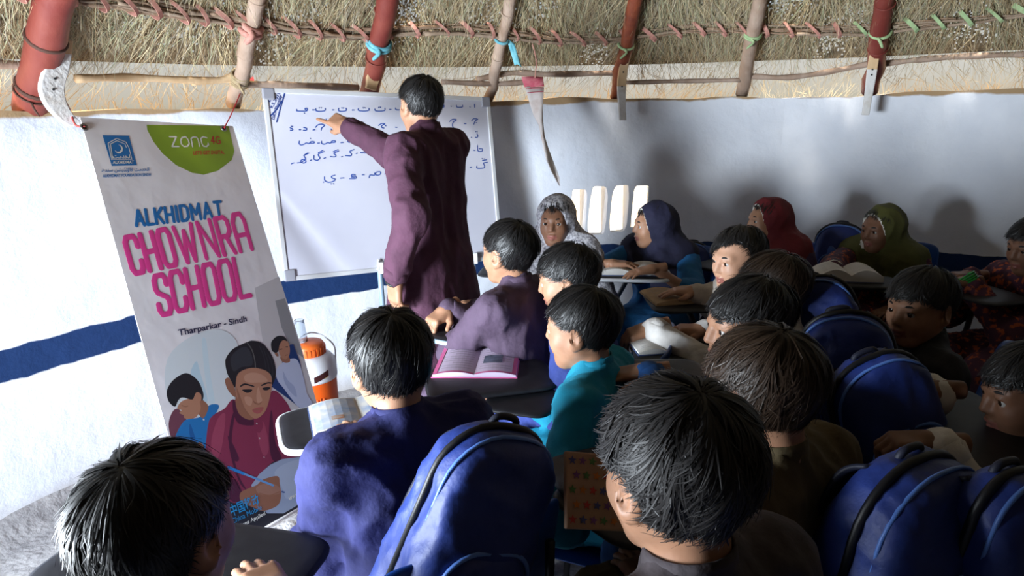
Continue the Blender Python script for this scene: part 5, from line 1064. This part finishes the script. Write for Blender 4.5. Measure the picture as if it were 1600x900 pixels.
mk('C', 'chair with pale blue edged tablet used by the boy in mauve', tab=tz(735, 508, .78), edge='blue', tw=.40, tl=.24, tyaw=60)
mk('D', 'chair of the boy in royal blue with the pink magazine on its tablet', tab=tz(765, 592, .74), tw=.42, tl=.27, tyaw=12)
mk('E', 'blue chair under the boy in turquoise with its seat edge showing', tab=tz(830, 610, .72), tw=.36, tl=.22, tyaw=70)
mk('F', 'chair of the foreground boy holding the star patterned notebook', tab=tz(985, 735, .80), tw=.36, tl=.24, tyaw=20)
mk('G', 'chair under the boy in the olive shirt')
mk('H', 'chair under the boy in the blue sweater', tab=tz(1040, 598, .84), tyaw=88, tw=.34, tl=.26)
mk('J', 'chair under the brown haired pupil reaching forward', tab=tz(1060, 548, .80), tyaw=84, tw=.30, tl=.30)
mk('K', 'chair of the sunlit child with an open brown book on its tablet', tab=tz(1068, 470, .80), tyaw=90, tw=.32, tl=.30)
mk('R', 'chair under the boy in the black shirt')
mk('S', 'chair under the pupil in white sleeves', tab=tz(1500, 665, .84), tyaw=84)
mk('L', 'chair under the girl in white lace', tab=tz(800, 424, .74), tw=.34, tl=.24, tyaw=170)
mk('M', 'chair under the girl in bright blue by the window slits', tab=tz(985, 428, .80), tw=.36, tl=.22, tyaw=170, edge='white', post=True)
mk('N', 'chair under the girl in the dark red veil')
mk('O', 'chair under the girl in the olive green veil', tab=tz(1325, 440, .80), tw=.42, tl=.22, tyaw=165)
mk('Q', 'chair under the girl with green bangles', tab=tz(1520, 455, .80), tw=.40, tl=.24, tyaw=100)

M_BAG = mat('blue_nylon', (0.010, 0.028, 0.17), 0.55, (0.014, 0.038, 0.22), 10, 4, bump=0.3, bscale=16, spec=0.5, bdist=0.02); M_BAGD = mat('dark_nylon', (0.012, 0.014, 0.03), 0.6); M_ZIP = mat('black_zip', (0.006, 0.006, 0.008), 0.5); M_PIPE = mat('pale_piping', (0.10, 0.22, 0.62), 0.4)
def bag(lab, c, yaw, w, h, d, tilt=.2, seed=0, roll=0.0, mesh_pocket=False):
    c = np.asarray(c, float); e = empty('school_bag', c-V(0, 0, h/2)); tag(e, lab, 'bag', 'blue school bags'); R = rotz(math.radians(yaw))@roty(roll)@rotx(tilt)     # local y points away from the chair, towards the bag's front pocket
    T = lambda x, y, z: c+R@V(x, y, z)
    def solid(f_, hh): 
        m = max(w, h, d)*.8+.04; g = SDF(c-m, c+m, hh); f_(g); v, f = g.mesh(); v = folds(relax(v, f, 2, .4), f, .0032, seed, (26, 26, 18)); return v, f
    rt, rb = w*.44, .045
    def body(g): g.arch(c, w, h, d, R, rt, rb, .035); g.ell(T(0, d*.30, -h*.1), (w*.40, d*.30, h*.34), R, k=.06)
    v, f = solid(body, .010); mesh('bag_body', v, f, M_BAG, e, True)
    ph = h*.52; pc = T(0, d*.52, -h*.20)
    def pocket(g): g.arch(pc, w*.76, ph, d*.42, R, w*.26, .035, .03); g.ell(T(0, d*.60, -h*.22), (w*.30, d*.16, ph*.36), R, k=.04)
    v, f = solid(pocket, .009); pk_ = mesh('front_pocket', v, f, M_BAG, e, True)
    def outline(w_, h_, rt_, y_, cz, off):
        P_ = [(-w_/2-off, -h_*.30)]+[(-w_/2+rt_-(rt_+off)*math.cos(q), h_/2-rt_+(rt_+off)*math.sin(q)) for q in np.linspace(0, math.pi/2, 8)]
        P_ += [(w_/2-rt_+(rt_+off)*math.sin(q), h_/2-rt_+(rt_+off)*math.cos(q)) for q in np.linspace(0, math.pi/2, 8)]+[(w_/2+off, -h_*.30)]
        return [T(x, y_, z+cz) for x, z in P_]
    MB().tube(outline(w, h, rt, -d*.02, 0, .002), .008, 6).build('zip', M_ZIP, e, True); MB().tube(outline(w, h, rt, d*.20, 0, .0), .004, 6).build('piping', M_PIPE, e, True)
    MB().tube(outline(w*.76, ph, w*.26, d*.60, -h*.20, .002), .0045, 6).build('pocket_piping', M_PIPE, pk_, True)
    for sg in (-1, 1):
        mb = MB(); pts = catmull([T(sg*w*.20, -d*.25, h*.40), T(sg*w*.24, -d*.46, h*.30), T(sg*w*.30, -d*.50, 0), T(sg*w*.36, -d*.36, -h*.38)], 6); mb.ribbon(pts, R@V(0, 1, 0), .05); o = mb.build('shoulder_strap', M_BAGD, e, True); o.modifiers.new('s', 'SOLIDIFY').thickness = .008
    MB().tube(catmull([T(-.03, -d*.16, h*.44), T(-.022, -d*.14, h*.52), T(.022, -d*.14, h*.52), T(.03, -d*.16, h*.44)], 5), .007, 8).build('handle_loop', M_BAGD, e, True)
    if mesh_pocket:
        g = SDF(c-.35, c+.35, .010); g.rbox(T(-w*.47, 0, -h*.30), (.03, d*.30, h*.17), .025, R, k=.02); v, f = g.mesh(); mesh('side_pocket', v, f, mat('mesh_net', (0.03, 0.035, 0.03), 0.8, (0.08, 0.09, 0.08), 200, 2), e, True)
    return e
bag('large blue school bag hanging behind the boy in navy, nearest the camera', U(728, 832, 1.28), 212, .24, .44, .17, -.12, 3, -.42, True)
bag('blue school bag with black zip on the chair left of the white sleeved pupil', U(1378, 650, 1.66), 185, .23, .34, .16, -.10, 4, .36)
bag('blue school bag hanging below the boy in black', U(1330, 575, 1.85), 150, .22, .32, .16, -.1, 5, .30)
bag('small blue school bag on the chair back beyond the olive shirt', U(1288, 500, 2.12), 150, .20, .28, .14, -.1, 6, .42)
bag('dark blue school bag low in the right foreground', U(1405, 850, 1.18), 208, .27, .34, .18, -.1, 7, -.05)
bag('slim dark blue school bag in the bottom right corner', U(1540, 870, 1.12), 205, .15, .32, .14, -.1, 8, -.10)
bag('blue school bag behind the girl in the navy veil', U(1078, 428, 3.70), 150, .24, .34, .14, .1, 9, 0)
bag('blue school bag behind the girl in the olive green veil', U(1312, 396, 3.62), 150, .24, .32, .14, -.1, 10, 0)

# ---- books
M_PAGE = mat('book_page', (0.62, 0.60, 0.57), 0.8, (0.56, 0.54, 0.50), 20, 3); M_TXT = mat('printed_text', (0.25, 0.23, 0.27), 0.8); M_PNK = mat('pink_border_print', (0.62, 0.12, 0.30), 0.7); M_LILAC = mat('lilac_page', (0.58, 0.48, 0.62), 0.7); M_MAPB = mat('blue_map_print', (0.28, 0.36, 0.52), 0.7, (0.60, 0.58, 0.55), 22, 4); M_COV = mat('blue_cover', (0.05, 0.08, 0.20), 0.6); M_BRN = mat('brown_paper', (0.42, 0.29, 0.16), 0.8, (0.32, 0.21, 0.11), 18, 4)
def book(name, lab, cat, c, yaw, w, h, kind, thick=.018):
    """open book lying on a tablet: two leaves of pages rising from the spine"""
    c = np.asarray(c, float); e = empty(name, c); tag(e, lab, cat); B = rotz(math.radians(yaw)); T = lambda x, y, z: c+B@V(x, y, z)
    pr = lambda x: thick*(.35+.9*math.sin(min(1, abs(x)/(w/2))*math.pi*.80+.25))*(1-.25*abs(x)/(w/2)); pm_ = {'pink': M_LILAC, 'brown': M_BRN}.get(kind, M_PAGE); n = 10
    for sg in (-1, 1):
        mb = MB(); vs = []
        for i in range(n+1):
            x = sg*w/2*i/n
            for y in (-h/2, h/2): vs += [T(x, y, .003), T(x, y, pr(x))]
        fs = []
        for i in range(n): o = i*4; fs += [(o+1, o+5, o+7, o+3), (o, o+2, o+6, o+4), (o, o+4, o+5, o+1), (o+2, o+3, o+7, o+6)]
        fs += [(0, 1, 3, 2), (n*4, n*4+2, n*4+3, n*4+1)]; mb.add(vs, fs); pg = mb.build('page_block', pm_, e)
        def strip(x0, x1, y0, y1, m, up=.0012, nm='printed_line'):
            mb = MB(); vs = []; k = 6
            for i in range(k+1):
                x = sg*(x0+(x1-x0)*i/k)*w/2
                for y in (y0, y1): vs.append(T(x, y*h/2, pr(x)+up))
            mb.add(vs, [(2*i, 2*i+1, 2*i+3, 2*i+2) for i in range(k)]); mb.build(nm, m, pg)
        if kind == 'pink':
            strip(.90, 1.0, -1, 1, M_PNK, nm='border'); strip(.02, 1, .90, 1, M_PNK, .0013, nm='border'); strip(.02, 1, -1, -.92, M_PNK, .0013, nm='border')
            if sg > 0: strip(.15, .62, -.38, .12, mat('photo_dark', (0.03, 0.035, 0.05), .6, (0.12, 0.14, 0.2), 30), .0016, 'printed_picture')
        if kind == 'map': strip(.05, .95, -.9, .9, M_MAPB, nm='printed_map'); strip(.35, .6, -.5, -.25, mat('orange_print', (0.45, 0.16, 0.05), .7, (0.4, 0.34, 0.3), 60), .0018, 'printed_patch')
        else:
            for r_ in range(11):
                y = .80-r_*.15; strip(.10, .85 if r_ % 4 else .6, y-.018, y, M_TXT, .0014)
    mb = MB(); mb.box(T(0, 0, .0015), (w/2+.004, h/2+.004, .0015), B); mb.build('cover', M_PNK if kind == 'pink' else (M_BRN if kind == 'brown' else M_COV), e)
    return e
zt_ = .009
book('magazine', 'open pink bordered magazine on the tablet before the turquoise boy', 'magazine', tz(748, 566, .74+zt_+.0), -4, .27, .27, 'pink')
book('atlas_book', 'open book with coloured map pages on the navy boy tablet', 'book', tz(562, 648, .76+zt_), 20, .26, .19, 'map')
book('exercise_book', 'open white exercise book before the girl in bright blue', 'book', tz(985, 424, .80+zt_), -8, .29, .17, 'white', .03)
book('reading_book', 'open brown papered book under the sunlit child hand', 'book', tz(1062, 464, .80+zt_), 8, .27, .20, 'brown')
book('thick_book', 'thick pale open book before the girl in the olive green veil', 'book', tz(1322, 434, .80+zt_), -12, .26, .16, 'white', .05)
book('notebook', 'small white notebook under the pale sleeved arm', 'book', tz(1030, 540, .80+zt_), 5, .18, .16, 'white')
# star patterned notebook propped on the foreground tablet
c = U(940, 768, 1.26); e = empty('star_notebook', c); tag(e, 'tan notebook cover printed with coloured stars, right of the turquoise boy chair', 'notebook')
Rn = np.stack([nrm(RT*.93+V(0, .25, -.22)), nrm(V(.12, .60, .75)), V(0, 0, 0)], 1); Rn[:, 1] = nrm(Rn[:, 1]-Rn[:, 0]*(Rn[:, 0]@Rn[:, 1])); Rn[:, 2] = np.cross(Rn[:, 0], Rn[:, 1])
mb = MB(); mb.box(c, (.075, .068, .006), Rn); bevel(mb.build('cover', mat('tan_cover', (0.36, 0.22, 0.15), 0.6, (0.30, 0.18, 0.12), 10), e), .003)
mb = MB(); mb.box(c-Rn[:, 2]*.007, (.072, .065, .003), Rn); mb.build('page_block', M_PAGE, e)
SCOL = [mat('star_'+n, q, .6) for n, q in (('red', (.40, .03, .03)), ('green', (.06, .16, .05)), ('blue', (.05, .06, .22)), ('orange', (.45, .14, .02)), ('purple', (.16, .05, .20)))]
for i in range(7):
    for j in range(5):
        q = c+Rn@V(-.062+.0205*i+(.008 if j % 2 else 0), -.052+.026*j, .0072); mb = MB(); mb.add([q+Rn@V((.009 if k % 2 == 0 else .0038)*math.sin(k*math.pi/5+.1*i), (.009 if k % 2 == 0 else .0038)*math.cos(k*math.pi/5+.1*i), 0) for k in range(10)], [tuple(range(10))]); mb.build('printed_star', SCOL[(i*2+j*3) % 5], e)
# ---- small things worn and dropped
def ring(name, lab, cat, c, ax, r, t, m, n=1):
    mb = MB(); a = nrm(np.cross(ax, [.2, .3, 1])); b = np.cross(nrm(ax), a)
    for k in range(n): mb.tube([c+nrm(ax)*k*t*2.2+r*(math.cos(q)*a+math.sin(q)*b) for q in np.linspace(0, 2*math.pi, 21)], t, 7, False)
    o = mb.build(name, m, None, True); tag(o, lab, cat); return o
def arm_pt(k, side, f_): 
    q = PE[k]['arms'][0 if side == 'L' else 1]; return q[2]+(q[3]-q[2])*f_, nrm(q[3]-q[2])
p, ax = arm_pt('E', 'L', 1.02); ring('bangle', 'white bangle on the wrist of the boy in turquoise', 'bangle', p, ax, .026, .003, M_EDGE['white'])
p, ax = arm_pt('Q', 'L', .99); ring('bangles', 'stack of green bangles on the wrist at the right edge', 'bangles', p, ax, .040, .004, mat('green_glass', (0.01, 0.22, 0.03), .25), 4)
p, ax = arm_pt('T', 'L', 1.01); o = ring('wristwatch', 'dark wristwatch on the teacher lowered left wrist', 'watch', p, ax, .030, .006, M_NAIL, 2)
c = at_z(877, 820, .008); mb = MB(); mb.tube([c, c+V(.016, .004, 0)], .006, 7); o = mb.build('litter_scrap', M_OR, None); tag(o, 'orange scrap of litter on the floor by the blue chair', 'litter')
# pale skirt cloth of the girl by the window slits, hanging below the tablet
